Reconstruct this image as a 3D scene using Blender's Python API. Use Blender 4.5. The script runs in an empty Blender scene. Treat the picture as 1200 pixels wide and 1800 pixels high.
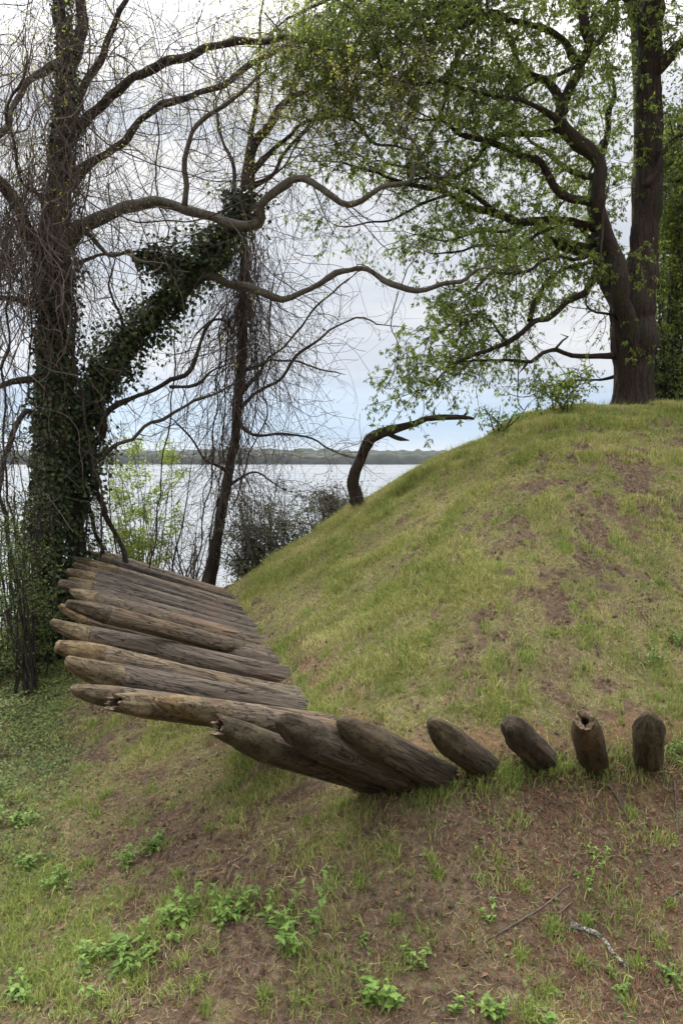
import bpy, math, random
import numpy as np
from mathutils import Vector, Matrix
SC = bpy.context.scene
COL = SC.collection
RNG = np.random.default_rng(7)
random.seed(7)

# ------------------------------------------------------------------ camera, sky, sun
F_PX = 1300.0                     # focal length in the photograph's pixels (26 mm on a 36 mm tall frame)
PITCH = math.atan(92 / F_PX)      # the far shore's eye level sits 92 px above the middle
cam = bpy.data.cameras.new('camera')
cam.sensor_fit = 'VERTICAL'; cam.sensor_height = 36; cam.sensor_width = 24; cam.lens = 26
cam.clip_start = 0.05; cam.clip_end = 12000
camo = bpy.data.objects.new('camera', cam); COL.objects.link(camo)
camo.location = (0, 0, 0); camo.rotation_euler = (math.pi / 2 - PITCH, 0, 0)
SC.camera = camo
SUN_EL, SUN_AZ = math.radians(54), math.radians(-24)   # azimuth from +Y (away from the camera), negative = left
sun = bpy.data.lights.new('sun', 'SUN'); sun.energy = 1.5; sun.angle = math.radians(24); sun.color = (1, .96, .9)
suno = bpy.data.objects.new('sun', sun); COL.objects.link(suno)
sd = Vector((math.sin(SUN_AZ) * math.cos(SUN_EL), math.cos(SUN_AZ) * math.cos(SUN_EL), math.sin(SUN_EL)))
suno.rotation_euler = sd.to_track_quat('Z', 'Y').to_euler()
world = bpy.data.worlds.new('World'); SC.world = world; world.use_nodes = True
SC.view_settings.view_transform = 'Standard'; SC.view_settings.look = 'None'
SC.view_settings.exposure = 1.2; SC.view_settings.gamma = 1
try: SC.view_settings.use_curve_mapping = False
except Exception: pass
SC.cycles.max_bounces = 6; SC.cycles.transparent_max_bounces = 8
SC.cycles.use_denoising = True

def build_world():
    nt = world.node_tree; nt.nodes.clear(); N = nt.nodes.new; L = nt.links.new
    out = N('ShaderNodeOutputWorld'); bg = N('ShaderNodeBackground'); bg.inputs['Strength'].default_value = .1
    sky = N('ShaderNodeTexSky'); sky.sky_type = 'NISHITA'; sky.sun_disc = False
    sky.sun_elevation = SUN_EL; sky.sun_rotation = SUN_AZ
    tc = N('ShaderNodeTexCoord'); sp = N('ShaderNodeSeparateXYZ'); L(tc.outputs['Generated'], sp.inputs[0])
    # cloud deck: brightness grows towards the zenith as under a real overcast
    br = N('ShaderNodeValToRGB'); L(sp.outputs['Z'], br.inputs[0])
    e = br.color_ramp.elements
    e[0].position = 0; e[0].color = (.24, .285, .345, 1)
    e[1].position = 1; e[1].color = (1.5, 1.5, 1.5, 1)
    for p, c in ((.03, (.18, .255, .35)), (.07, (.21, .265, .34)), (.12, (.292, .305, .325)), (.19, (.302, .308, .318)), (.28, (.278, .287, .300)), (.42, (.318, .322, .328)), (.62, (1.2, 1.2, 1.2))):
        x = e.new(p); x.color = (*c, 1)
    mp = N('ShaderNodeMapping'); mp.inputs['Scale'].default_value = (1.5, 1.5, 11); L(tc.outputs['Generated'], mp.inputs[0])
    nz = N('ShaderNodeTexNoise'); nz.inputs['Scale'].default_value = 1.8; nz.inputs['Detail'].default_value = 6; nz.inputs['Roughness'].default_value = .5
    L(mp.outputs[0], nz.inputs['Vector'])
    r2 = N('ShaderNodeValToRGB'); L(nz.outputs['Fac'], r2.inputs[0])
    r2.color_ramp.elements[0].position = .36; r2.color_ramp.elements[0].color = (.84, .87, .92, 1)
    r2.color_ramp.elements[1].position = .62; r2.color_ramp.elements[1].color = (1.1, 1.07, 1.04, 1)
    mul = N('ShaderNodeMixRGB'); mul.blend_type = 'MULTIPLY'; mul.inputs[0].default_value = 1
    L(br.outputs[0], mul.inputs[1]); L(r2.outputs[0], mul.inputs[2])
    # thin cloud in front of the sun glows: brighter towards it, darker on the far side of the sky
    dt = N('ShaderNodeVectorMath'); dt.operation = 'DOT_PRODUCT'; L(tc.outputs['Generated'], dt.inputs[0]); dt.inputs[1].default_value = tuple(sd)
    gl = N('ShaderNodeMapRange'); gl.interpolation_type = 'SMOOTHSTEP'; gl.inputs['From Min'].default_value = -.5; gl.inputs['From Max'].default_value = 1.0
    gl.inputs['To Min'].default_value = 4.8; gl.inputs['To Max'].default_value = 13.6; L(dt.outputs['Value'], gl.inputs['Value'])
    sc = N('ShaderNodeVectorMath'); sc.operation = 'SCALE'; L(gl.outputs[0], sc.inputs['Scale'])
    L(mul.outputs[0], sc.inputs[0])
    mx = N('ShaderNodeMixRGB'); L(sky.outputs[0], mx.inputs[1]); L(sc.outputs[0], mx.inputs[2])
    cov = N('ShaderNodeMapRange'); cov.inputs['From Min'].default_value = 0; cov.inputs['From Max'].default_value = .12
    cov.inputs['To Min'].default_value = .8; cov.inputs['To Max'].default_value = .97; L(sp.outputs['Z'], cov.inputs['Value'])
    L(cov.outputs[0], mx.inputs[0])
    L(mx.outputs[0], bg.inputs[0]); L(bg.outputs[0], out.inputs[0])
build_world()

# ------------------------------------------------------------------ helpers
def ray(px, py):
    u, v = (px - 600) / F_PX, (900 - py) / F_PX
    c, s = math.cos(PITCH), math.sin(PITCH)
    d = np.array([u, c + v * s, -s + v * c]); return d / d[1]
def P(px, py, t): return ray(px, py) * t
def proj(p):
    p = np.asarray(p, float); c, s = math.cos(PITCH), math.sin(PITCH)
    f = p[..., 1] * c - p[..., 2] * s; up = p[..., 1] * s + p[..., 2] * c
    f = np.where(f < .1, .1, f)
    return 600 + F_PX * p[..., 0] / f, 900 - F_PX * up / f

def _h(ix, iy, iz, seed):
    n = (ix.astype(np.int64) * 374761393 + iy.astype(np.int64) * 668265263 + iz.astype(np.int64) * 2147483647 + seed * 1274126177) & 0xffffffff
    n = ((n ^ (n >> 13)) * 1274126177) & 0xffffffff
    n = (n ^ (n >> 16)) & 0xffffffff
    return n / 4294967295.0
def noise3(x, y, z, seed=0):
    x, y, z = np.broadcast_arrays(np.asarray(x, float), np.asarray(y, float), np.asarray(z, float))
    ix, iy, iz = np.floor(x), np.floor(y), np.floor(z)
    fx, fy, fz = x - ix, y - iy, z - iz
    fx = fx * fx * (3 - 2 * fx); fy = fy * fy * (3 - 2 * fy); fz = fz * fz * (3 - 2 * fz)
    r = 0
    for a in (0, 1):
        for b in (0, 1):
            for c in (0, 1):
                w = (fx if a else 1 - fx) * (fy if b else 1 - fy) * (fz if c else 1 - fz)
                r = r + w * _h(ix + a, iy + b, iz + c, seed)
    return r
def fbm(x, y, z=0.0, seed=0, octv=4):
    s, a, t = 0, 1, 0
    for k in range(octv):
        s = s + a * noise3(np.asarray(x) * 2 ** k, np.asarray(y) * 2 ** k, np.asarray(z) * 2 ** k, seed + k * 17); t += a; a *= .5
    return s / t
def smin(a, b, k):
    h = np.clip(.5 + .5 * (b - a) / k, 0, 1); return b * (1 - h) + a * h - k * h * (1 - h)
def smax(a, b, k): return -smin(-a, -b, k)
def sstep(a, b, x):
    t = np.clip((x - a) / (b - a), 0, 1); return t * t * (3 - 2 * t)

WATER_Z = -10.0
def dists(x, y):
    dl = (x + .3) * .965 + (y - 6.6) * .264
    df = -(x - .48) * .14 + (y - 5.16) * .99
    return dl, df
def H(x, y):
    x = np.asarray(x, float); y = np.asarray(y, float)
    dl, df = dists(x, y)
    up = smin(.67 * dl, .62 * df, .7)
    cap = 3.12 + .03 * (df - 6)
    up = smin(up, cap, 1.4)
    dn = smin(.5 * dl, .5 * df, .5)
    s = np.where(smin(dl, df, .5) > 0, up, dn)
    z = -2.22 + s
    floor = -3.1 + .45 * np.maximum(0, 3.3 - y) * sstep(-9, -2, x + 3) + .25 * (fbm(x * .5, y * .5, 0, 5, 2) - .5)
    floor = np.minimum(floor, -1.55)
    z = smax(z, floor, .45)
    edge = 12.5 + 3.2 * sstep(2.4, 4.2, x) + 1.1 * sstep(-1.6, -3, x)
    o = y - edge
    z = z - 1.05 * np.where(o > 0, o * o / (o + 1.0), 0)
    z = np.maximum(z, WATER_Z - 3)
    near = sstep(30, 16, np.abs(y)) 
    z = z + near * (.10 * (fbm(x * 1.3, y * 1.3, 0, 11, 3) - .5) + .07 * (fbm(x * 4, y * 4, 0, 23, 4) - .5))
    return z
def hit(px, py, t0=1.5, t1=40):
    d = ray(px, py); ts = np.arange(t0, t1, .02); z = H(d[0] * ts, ts)
    k = np.argmax(z >= d[2] * ts)
    return d * ts[k]

def mesh_np(name, V, F, mat, parent=None, smooth=True, loc=None):
    """V (n,3), F (m,k) array or a list of such arrays."""
    Fs = F if isinstance(F, list) else [F]
    V = np.asarray(V, np.float32)
    if loc is None and parent is None and False: pass
    me = bpy.data.meshes.new(name)
    me.vertices.add(len(V)); me.vertices.foreach_set('co', V.ravel())
    nl = sum(f.size for f in Fs); npoly = sum(len(f) for f in Fs)
    me.loops.add(nl); me.loops.foreach_set('vertex_index', np.concatenate([f.ravel() for f in Fs]).astype(np.int32))
    tot = np.concatenate([np.full(len(f), f.shape[1]) for f in Fs]); st = np.concatenate([[0], np.cumsum(tot)[:-1]])
    me.polygons.add(npoly); me.polygons.foreach_set('loop_start', st.astype(np.int32))
    try: me.polygons.foreach_set('loop_total', tot.astype(np.int32))
    except Exception: pass
    me.polygons.foreach_set('use_smooth', np.full(npoly, smooth))
    me.update(calc_edges=True)
    if mat: me.materials.append(mat)
    o = bpy.data.objects.new(name, me); COL.objects.link(o)
    if parent: o.parent = parent
    if loc is not None: o.location = loc
    return o
def put(o, loc):
    """move the origin of a world-space mesh to loc"""
    o.data.transform(Matrix.Translation(-Vector(loc))); o.location = loc; return o
def tag(o, label=None, cat=None, group=None, kind=None):
    if label: o['label'] = label
    if cat: o['category'] = cat
    if group: o['group'] = group
    if kind: o['kind'] = kind
    return o
def empty(name, loc, label, cat, group=None):
    o = bpy.data.objects.new(name, None); COL.objects.link(o); o.location = loc; o.empty_display_size = .2
    return tag(o, label, cat, group)
def adopt(o, par):
    """parent a mesh whose vertices are in world space to a thing standing at its base"""
    o.parent = par; o.matrix_parent_inverse = Matrix.Translation(-Vector(par.location)); return o

class Tubes:
    def __init__(s): s.V = []; s.F = []; s.T = []; s.n = 0
    def add(s, pts, rad, k=4, cap=True, knot=0, seed=0, ridge=0):
        pts = np.asarray(pts, float); n = len(pts); rad = np.broadcast_to(np.asarray(rad, float), (n,))
        T = np.gradient(pts, axis=0); T /= np.linalg.norm(T, axis=1)[:, None] + 1e-9
        m = T.mean(0); ax = np.eye(3)[np.argmin(np.abs(m))]
        N = np.cross(T, ax); N /= np.linalg.norm(N, axis=1)[:, None] + 1e-9; B = np.cross(T, N)
        a = np.arange(k) * 2 * math.pi / k
        R = rad[:, None]
        if knot:
            s0 = np.concatenate([[0], np.cumsum(np.linalg.norm(np.diff(pts, axis=0), axis=1))])
            kk = noise3(np.cos(a)[None] * 1.3 + 5, np.sin(a)[None] * 1.3 + 9, s0[:, None] * 3.0, seed) - .5
            kk2 = noise3(np.cos(a)[None] * 4, np.sin(a)[None] * 4, s0[:, None] * 5.0, seed + 3) - .5
            R = R * (1 + knot * (kk + .45 * kk2))
            if ridge:
                q3 = noise3(np.cos(a)[None] * 7 + 40, np.sin(a)[None] * 7 + 40, s0[:, None] * 2.2, seed + 8); q4 = noise3(np.cos(a)[None] * 14 + 40, np.sin(a)[None] * 14 + 40, s0[:, None] * 4, seed + 9)
                R = R * (1 - ridge * (np.abs(q3 - .5) < .09) * .6 + ridge * (q4 - .5))
        V = pts[:, None] + R[..., None] * (np.cos(a)[None, :, None] * N[:, None] + np.sin(a)[None, :, None] * B[:, None])
        s.V.append(V.reshape(-1, 3))
        i = np.arange(n - 1)[:, None] * k; j = np.arange(k)[None]; j2 = (j + 1) % k
        s.F.append((np.stack([i + j, i + j2, i + k + j2, i + k + j], -1).reshape(-1, 4)) + s.n)
        if cap:
            for e in (0, n - 1):
                c = pts[e][None]; s.V.append(c); ci = s.n + n * k + (1 if e else 0)
                b = s.n + e * k; q = np.arange(k)
                t = np.stack([np.full(k, ci), b + (q + 1) % k if not e else b + q, b + q if not e else b + (q + 1) % k], -1)
                s.T.append(t)
            s.n += n * k + 2
        else: s.n += n * k
    def build(s, name, mat, parent=None):
        if not s.V: return None
        Fs = [np.concatenate(s.F)] + ([np.concatenate(s.T)] if s.T else [])
        return mesh_np(name, np.concatenate(s.V), Fs, mat, parent)

def spline(pts, step=.12, extra=None):
    """Catmull-Rom through pts; extra columns (radius) are carried along"""
    p = np.asarray(pts, float)
    q = np.vstack([2 * p[0] - p[1], p, 2 * p[-1] - p[-2]]); out = []
    for i in range(1, len(q) - 2):
        L = np.linalg.norm(q[i + 1, :3] - q[i, :3]); n = max(2, int(L / step))
        t = np.linspace(0, 1, n, endpoint=False)[:, None]
        out.append(.5 * (2 * q[i] + (q[i + 1] - q[i - 1]) * t + (2 * q[i - 1] - 5 * q[i] + 4 * q[i + 1] - q[i + 2]) * t ** 2 + (3 * q[i] - q[i - 1] - 3 * q[i + 1] + q[i + 2]) * t ** 3))
    out.append(p[-1:]); return np.vstack(out)
LIMB_W = .80
def limb_path(spec, t0, t1, jit=0.0, seed=0):
    """spec: (px, py, width px) read off the photograph; t0..t1: real distance from the eye along the limb"""
    n = len(spec); rows = []
    for i, (a, b, w) in enumerate(spec):
        t = t0 + (t1 - t0) * i / (n - 1) + jit * math.sin(i * 1.7 + seed)
        rows.append([*P(a, b, t), .5 * w * t / F_PX * LIMB_W])
    s = spline(rows, .1)
    s[:, 3] = np.maximum(s[:, 3], .004)
    return s
def walk(p0, d, L, n, wig, droop, rng=RNG):
    p = np.array(p0, float); d = np.array(d, float); d /= np.linalg.norm(d) + 1e-9; out = [p.copy()]
    st = L / n; drift = rng.normal(0, wig, 3)
    for _ in range(n):
        drift = .6 * drift + rng.normal(0, wig, 3)
        d = d + drift + np.array([0, 0, droop]); d /= np.linalg.norm(d); p = p + d * st; out.append(p.copy())
    return np.array(out)
def perp_dir(T, rng, spread=1.0):
    v = rng.normal(0, 1, 3); v -= T * v.dot(T); v /= np.linalg.norm(v) + 1e-9
    d = T * rng.uniform(.15, .9) + v * spread; return d / np.linalg.norm(d)

def leaf_mesh(pos, ax, size, width=.42, fold=.25, rng=RNG, flat=None):
    """one folded four-point leaf per row; flat: preferred normal"""
    pos = np.asarray(pos, float); ax = np.asarray(ax, float); n = len(pos)
    ax = ax / (np.linalg.norm(ax, axis=1)[:, None] + 1e-9)
    r = rng.normal(0, 1, (n, 3)) if flat is None else np.asarray(flat) + rng.normal(0, .35, (n, 3))
    sd_ = np.cross(ax, r); sd_ /= np.linalg.norm(sd_, axis=1)[:, None] + 1e-9; nm = np.cross(sd_, ax)
    S = np.broadcast_to(np.asarray(size, float), (n,))[:, None]
    a = pos; m = pos + ax * S * .45; t = pos + ax * S
    l = m + sd_ * S * width * .5 + nm * S * fold * .25; q = m - sd_ * S * width * .5 + nm * S * fold * .25
    V = np.stack([a, l, t, q], 1).reshape(-1, 3); b = np.arange(n)[:, None] * 4
    F = np.concatenate([b + np.array([[0, 2, 1]]), b + np.array([[0, 3, 2]])])
    return V, F

# ------------------------------------------------------------------ materials
def mat_new(name):
    m = bpy.data.materials.new(name); m.use_nodes = True; nt = m.node_tree; nt.nodes.clear()
    o = nt.nodes.new('ShaderNodeOutputMaterial'); b = nt.nodes.new('ShaderNodeBsdfPrincipled')
    nt.links.new(b.outputs[0], o.inputs[0]); b.inputs['Specular IOR Level'].default_value = .25
    return m, nt, b, o
def ramp(nt, src, stops):
    r = nt.nodes.new('ShaderNodeValToRGB'); e = r.color_ramp.elements
    while len(e) > 1: e.remove(e[-1])
    e[0].position = stops[0][0]; e[0].color = (*stops[0][1], 1)
    for p, c in stops[1:]: x = e.new(p); x.color = (*c, 1)
    nt.links.new(src, r.inputs[0]); return r.outputs[0]
def noise_n(nt, vec, scale, detail=5, rough=.55, mscale=None, dist=0):
    if mscale:
        mp = nt.nodes.new('ShaderNodeMapping'); mp.inputs['Scale'].default_value = mscale; nt.links.new(vec, mp.inputs[0]); vec = mp.outputs[0]
    n = nt.nodes.new('ShaderNodeTexNoise'); n.inputs['Scale'].default_value = scale; n.inputs['Detail'].default_value = detail
    n.inputs['Roughness'].default_value = rough; n.inputs['Distortion'].default_value = dist
    nt.links.new(vec, n.inputs['Vector']); return n.outputs['Fac']
def mix(nt, f, a, b, mode='MIX'):
    m = nt.nodes.new('ShaderNodeMixRGB'); m.blend_type = mode
    for i, v in enumerate((f, a, b)):
        if isinstance(v, (int, float)): m.inputs[i].default_value = v
        elif isinstance(v, tuple): m.inputs[i].default_value = (*v, 1)
        else: nt.links.new(v, m.inputs[i])
    return m.outputs[0]
def bump(nt, b, h, strength=.5, dist=.02):
    n = nt.nodes.new('ShaderNodeBump'); n.inputs['Strength'].default_value = strength; n.inputs['Distance'].default_value = dist
    nt.links.new(h, n.inputs['Height']); nt.links.new(n.outputs[0], b.inputs['Normal'])
def objco(nt): return nt.nodes.new('ShaderNodeTexCoord').outputs['Object']
def poso(nt): return nt.nodes.new('ShaderNodeNewGeometry').outputs['Position']

def leaf_mat(name, stops, trans=.35, rough=.6, patch=.8):
    m, nt, b, o = mat_new(name)
    g = nt.nodes.new('ShaderNodeNewGeometry')
    nz = noise_n(nt, g.outputs['Position'], patch, 2)
    ad = nt.nodes.new('ShaderNodeMath'); ad.operation = 'MULTIPLY_ADD'; ad.inputs[1].default_value = .65
    nt.links.new(g.outputs['Random Per Island'], ad.inputs[0])
    sb = nt.nodes.new('ShaderNodeMath'); sb.operation = 'MULTIPLY_ADD'; sb.inputs[1].default_value = 1.1; sb.inputs[2].default_value = -.375
    nt.links.new(nz, sb.inputs[0]); nt.links.new(sb.outputs[0], ad.inputs[2])
    c = ramp(nt, ad.outputs[0], stops)
    nt.links.new(c, b.inputs['Base Color']); b.inputs['Roughness'].default_value = rough
    if trans:
        tr = nt.nodes.new('ShaderNodeBsdfTranslucent'); nt.links.new(c, tr.inputs[0])
        mx = nt.nodes.new('ShaderNodeMixShader'); mx.inputs[0].default_value = trans
        nt.links.new(b.outputs[0], mx.inputs[1]); nt.links.new(tr.outputs[0], mx.inputs[2]); nt.links.new(mx.outputs[0], o.inputs[0])
    return m
def bark_mat(name, dark, light, moss=None, mossamt=.5, scale=1.0, bs=.7):
    m, nt, b, o = mat_new(name); p = poso(nt)
    f = noise_n(nt, p, 9 * scale, 8, .7, (2.6, 2.6, .35), .4)
    f2 = noise_n(nt, p, 38 * scale, 4, .6, (1.5, 1.5, .5))
    c = ramp(nt, f, [(.33, dark), (.52, tuple(.5 * (a + d) for a, d in zip(dark, light))), (.72, light)])
    c = mix(nt, .35, c, ramp(nt, f2, [(.35, dark), (.65, light)]))
    if moss:
        k = ramp(nt, noise_n(nt, p, 2.2, 6, .7), [(mossamt - .06, (0, 0, 0)), (mossamt + .08, (1, 1, 1))])
        c = mix(nt, k, c, moss)
    nt.links.new(c, b.inputs['Base Color']); b.inputs['Roughness'].default_value = .9
    h = mix(nt, .35, f, f2); bump(nt, b, h, min(1, bs * 1.3), .06)
    return m
M = {}
M['bark_left'] = bark_mat('bark_left', (.016, .012, .010), (.085, .066, .055), (.035, .045, .02), .58)
M['bark_grey'] = bark_mat('bark_grey', (.045, .038, .031), (.20, .18, .15), (.07, .08, .045), .56)
M['bark_right'] = bark_mat('bark_right', (.006, .0045, .004), (.085, .06, .05), (.035, .045, .02), .60, .9, 1.0)
M['bark_snag'] = bark_mat('bark_snag', (.018, .013, .010), (.10, .075, .058))
M['vine'] = bark_mat('vine', (.022, .016, .015), (.09, .066, .058))
M['twig'] = bark_mat('twig', (.04, .032, .028), (.18, .14, .12), None, .5, 1, .1)
M['twig_dark'] = bark_mat('twig_dark', (.014, .011, .009), (.06, .048, .04), None, .5, 1, .1)
M['oakleaf'] = leaf_mat('oakleaf', [(0, (.05, .075, .02)), (.4, (.14, .19, .04)), (.7, (.25, .32, .065)), (1, (.42, .48, .11))], .66)
M['springleaf'] = leaf_mat('springleaf', [(0, (.20, .21, .06)), (.5, (.44, .46, .10)), (1, (.70, .72, .17))], .7)
M['brightleaf'] = leaf_mat('brightleaf', [(0, (.15, .22, .04)), (.6, (.26, .34, .06)), (1, (.36, .42, .1))], .55)
M['ivyleaf'] = leaf_mat('ivyleaf', [(0, (.012, .020, .009)), (.4, (.028, .046, .017)), (.75, (.07, .105, .035)), (1, (.15, .19, .07))], .18, .35, 3.0)
M['shrubleaf'] = leaf_mat('shrubleaf', [(0, (.045, .05, .028)), (.5, (.10, .105, .06)), (.85, (.17, .17, .10)), (1, (.26, .24, .16))], .3, .5)
M['weedleaf'] = leaf_mat('weedleaf', [(0, (.09, .16, .035)), (.5, (.17, .27, .06)), (1, (.30, .42, .11))], .35, .5, 2.5)
M['groundleaf'] = leaf_mat('groundleaf', [(0, (.04, .06, .018)), (.5, (.10, .14, .035)), (1, (.2, .26, .07))], .25, .55)
M['underleaf'] = leaf_mat('underleaf', [(0, (.05, .07, .02)), (.5, (.11, .15, .04)), (.85, (.18, .22, .07)), (1, (.26, .2, .12))], .25, .6, 2.0)
M['grass'] = leaf_mat('grass', [(0, (.10, .15, .035)), (.3, (.22, .27, .06)), (.55, (.37, .39, .11)), (.75, (.52, .47, .21)), (1, (.64, .54, .31))], .35, .6, 1.1)
M['lushgrass'] = leaf_mat('lushgrass', [(0, (.13, .20, .045)), (.5, (.27, .34, .085)), (1, (.46, .48, .16))], .35, .6)
M['straw'] = leaf_mat('straw', [(0, (.09, .06, .035)), (.4, (.19, .14, .085)), (.75, (.34, .265, .16)), (1, (.5, .41, .26))], .1, .8)
M['redstraw'] = leaf_mat('redstraw', [(0, (.07, .033, .02)), (.5, (.15, .072, .04)), (1, (.27, .16, .09))], .1, .8)
M['litter'] = leaf_mat('litter', [(0, (.06, .03, .018)), (.5, (.14, .07, .04)), (.9, (.26, .14, .08)), (1, (.42, .32, .22))], .1, .8)
M['deadleaf'] = leaf_mat('deadleaf', [(0, (.28, .14, .07)), (1, (.36, .2, .11))], .1, .7)

def soil_mat():
    m, nt, b, o = mat_new('soil'); p = poso(nt)
    at = nt.nodes.new('ShaderNodeAttribute'); at.attribute_name = 'cover'; sp = nt.nodes.new('ShaderNodeSeparateColor'); nt.links.new(at.outputs['Color'], sp.inputs[0])
    f = noise_n(nt, p, 2.1, 8, .65); g = noise_n(nt, p, 22, 6, .7); h = noise_n(nt, p, 130, 3, .6)
    soil = ramp(nt, g, [(.32, (.04, .028, .019)), (.48, (.115, .08, .056)), (.66, (.23, .165, .115))])
    soil = mix(nt, ramp(nt, f, [(.42, (0, 0, 0)), (.62, (1, 1, 1))]), soil, mix(nt, .35, soil, (.15, .09, .058)))
    soil = mix(nt, ramp(nt, h, [(.55, (0, 0, 0)), (.72, (.5, .5, .5))]), soil, (.32, .25, .17))
    th = ramp(nt, noise_n(nt, p, 60, 5, .75, (1, .5, 1), .8), [(.3, (.14, .115, .055)), (.5, (.29, .25, .13)), (.72, (.46, .39, .23))])
    c = mix(nt, sp.outputs[0], soil, th)
    orange = ramp(nt, g, [(.3, (.17, .10, .055)), (.7, (.36, .23, .135))])
    c = mix(nt, sp.outputs[1], c, orange)
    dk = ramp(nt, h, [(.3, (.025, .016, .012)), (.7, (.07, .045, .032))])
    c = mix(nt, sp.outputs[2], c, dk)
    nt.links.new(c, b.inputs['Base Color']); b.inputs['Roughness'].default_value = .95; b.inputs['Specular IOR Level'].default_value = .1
    bump(nt, b, mix(nt, .4, g, h), 1.0, .06); return m
M['soil'] = soil_mat()

# ------------------------------------------------------------------ ground
def cover_fields(x, y):
    """what lies on the soil: grass density 0..1, orange bare clay 0..1, leaf mould 0..1"""
    x = np.asarray(x, float); y = np.asarray(y, float)
    z = H(x, y); px, py = proj(np.stack([x, y, z], -1))
    dl, df = dists(x, y); d = smin(dl, df, .5)
    n1 = fbm(x * .9, y * .9, 0, 31, 4); n2 = fbm(x * 3.1, y * 3.1, 0, 37, 3); n = .55 * n1 + .45 * n2
    n3 = .45 * fbm(x * 2.3, y * 2.3, 0, 131, 4) + .55 * fbm(x * 6.5, y * 6.5, 0, 137, 3)
    upg = .98 - .92 * sstep(.515, .58, n3) * (.35 + .65 * sstep(-1.0, 2.5, x)) - .25 * sstep(.60, .7, n)
    def blob(cx, cy, rx, ry): return np.exp(-(((px - cx) / rx) ** 2 + ((py - cy) / ry) ** 2))
    low = .60 - .45 * sstep(.42, .58, n) - .5 * sstep(.47, .56, n3)
    low = low + .55 * blob(320, 1340, 200, 110) + .25 * blob(560, 1420, 160, 60) + .5 * blob(60, 1650, 110, 180) - .6 * blob(330, 1500, 110, 40) - .55 * blob(470, 1560, 140, 60) - .45 * blob(150, 1530, 60, 60) - .5 * blob(420, 1690, 170, 50) - .5 * blob(700, 1620, 110, 90)- .35 * blob(900, 1450, 260, 80)
    low = low + .1 * blob(1000, 1700, 200, 90)
    up = upg - .55 * blob(1000, 900, 60, 40) - .7 * blob(980, 1180, 60, 60) - .5 * blob(1120, 1080, 70, 40) - .4 * blob(850, 1120, 60, 40) - .4 * blob(1150, 830, 50, 30) - .45 * blob(960, 1010, 60, 30)
    g = np.where(d > 0, up, low)
    strip = np.exp(-((d - .16) / .17) ** 2) * sstep(.35, .6, fbm(x * 4, y * 4, 0, 51, 3))
    g = np.clip(g - .8 * strip, 0.03, 1)
    orange = np.clip(strip * 1.2 * sstep(9.5, 6.0, y) * (.4 + fbm(x * 6, y * 6, 0, 77, 3)), 0, 1)
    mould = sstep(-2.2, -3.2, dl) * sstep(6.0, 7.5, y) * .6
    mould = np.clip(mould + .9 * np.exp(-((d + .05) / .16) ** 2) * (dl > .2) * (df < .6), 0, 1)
    return g, orange, mould, px, py, d

def ground():
    def axis(lo, hi, a, b, st):
        mid = np.arange(a, b, st)
        out = [mid]; s = st; v = a; L = []
        while v > lo: s *= 1.18; v -= s; L.append(v)
        s = st; v = mid[-1]; R = []
        while v < hi: s *= 1.18; v += s; R.append(v)
        return np.concatenate([L[::-1], mid, R])
    xs = axis(-400, 400, -5.5, 7, .04); ys = axis(-300, 60, 2.6, 13.5, .04)
    X, Y = np.meshgrid(xs, ys); x, y = X.ravel(), Y.ravel(); z = H(x, y)
    nx, ny = len(xs), len(ys)
    i = np.arange(nx - 1)[None] + np.arange(ny - 1)[:, None] * nx
    F = np.stack([i, i + 1, i + nx + 1, i + nx], -1).reshape(-1, 4)
    g, orr, mo, *_ = cover_fields(x, y)
    z = z + .018 * (fbm(x * 14, y * 14, 0, 91, 3) - .5) * (1.2 - .4 * g)
    o = mesh_np('ground', np.stack([x, y, z], 1), F, M['soil'])
    ca = o.data.color_attributes.new('cover', 'FLOAT_COLOR', 'POINT')
    thatch = np.clip(g * 1.1 - .05 + .5 * (fbm(x * 8, y * 8, 0, 3, 3) - .5), 0, .9)
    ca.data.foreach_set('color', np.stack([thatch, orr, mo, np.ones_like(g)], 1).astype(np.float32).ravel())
    return tag(o, 'earth rampart, ditch and bluff of bare brown soil and thin grass', None, None, 'structure')
ground()

def water():
    m, nt, b, o = mat_new('river_water'); p = poso(nt)
    b.inputs['Base Color'].default_value = (.16, .175, .19, 1); b.inputs['Roughness'].default_value = .28
    b.inputs['IOR'].default_value = 1.33; b.inputs['Specular IOR Level'].default_value = .5
    n = noise_n(nt, p, 1.1, 5, .6, (1, 2.2, 1)); bump(nt, b, n, .9, .22)
    q = noise_n(nt, p, .012, 5, .6, (.35, 2.5, 1)); nt.links.new(ramp(nt, q, [(.4, (.22, .22, .22)), (.6, (.36, .36, .36))]), b.inputs['Roughness'])
    xs = np.array([-9000, 9000]); ys = np.array([16, 9000])
    V = [(-9000, 14, WATER_Z), (9000, 14, WATER_Z), (9000, 9000, WATER_Z), (-9000, 9000, WATER_Z)]
    w = mesh_np('river', V, np.array([[0, 1, 2, 3]]), m)
    tag(w, 'wide pale river with a bright flat surface', None, None, 'structure')
water()

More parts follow.
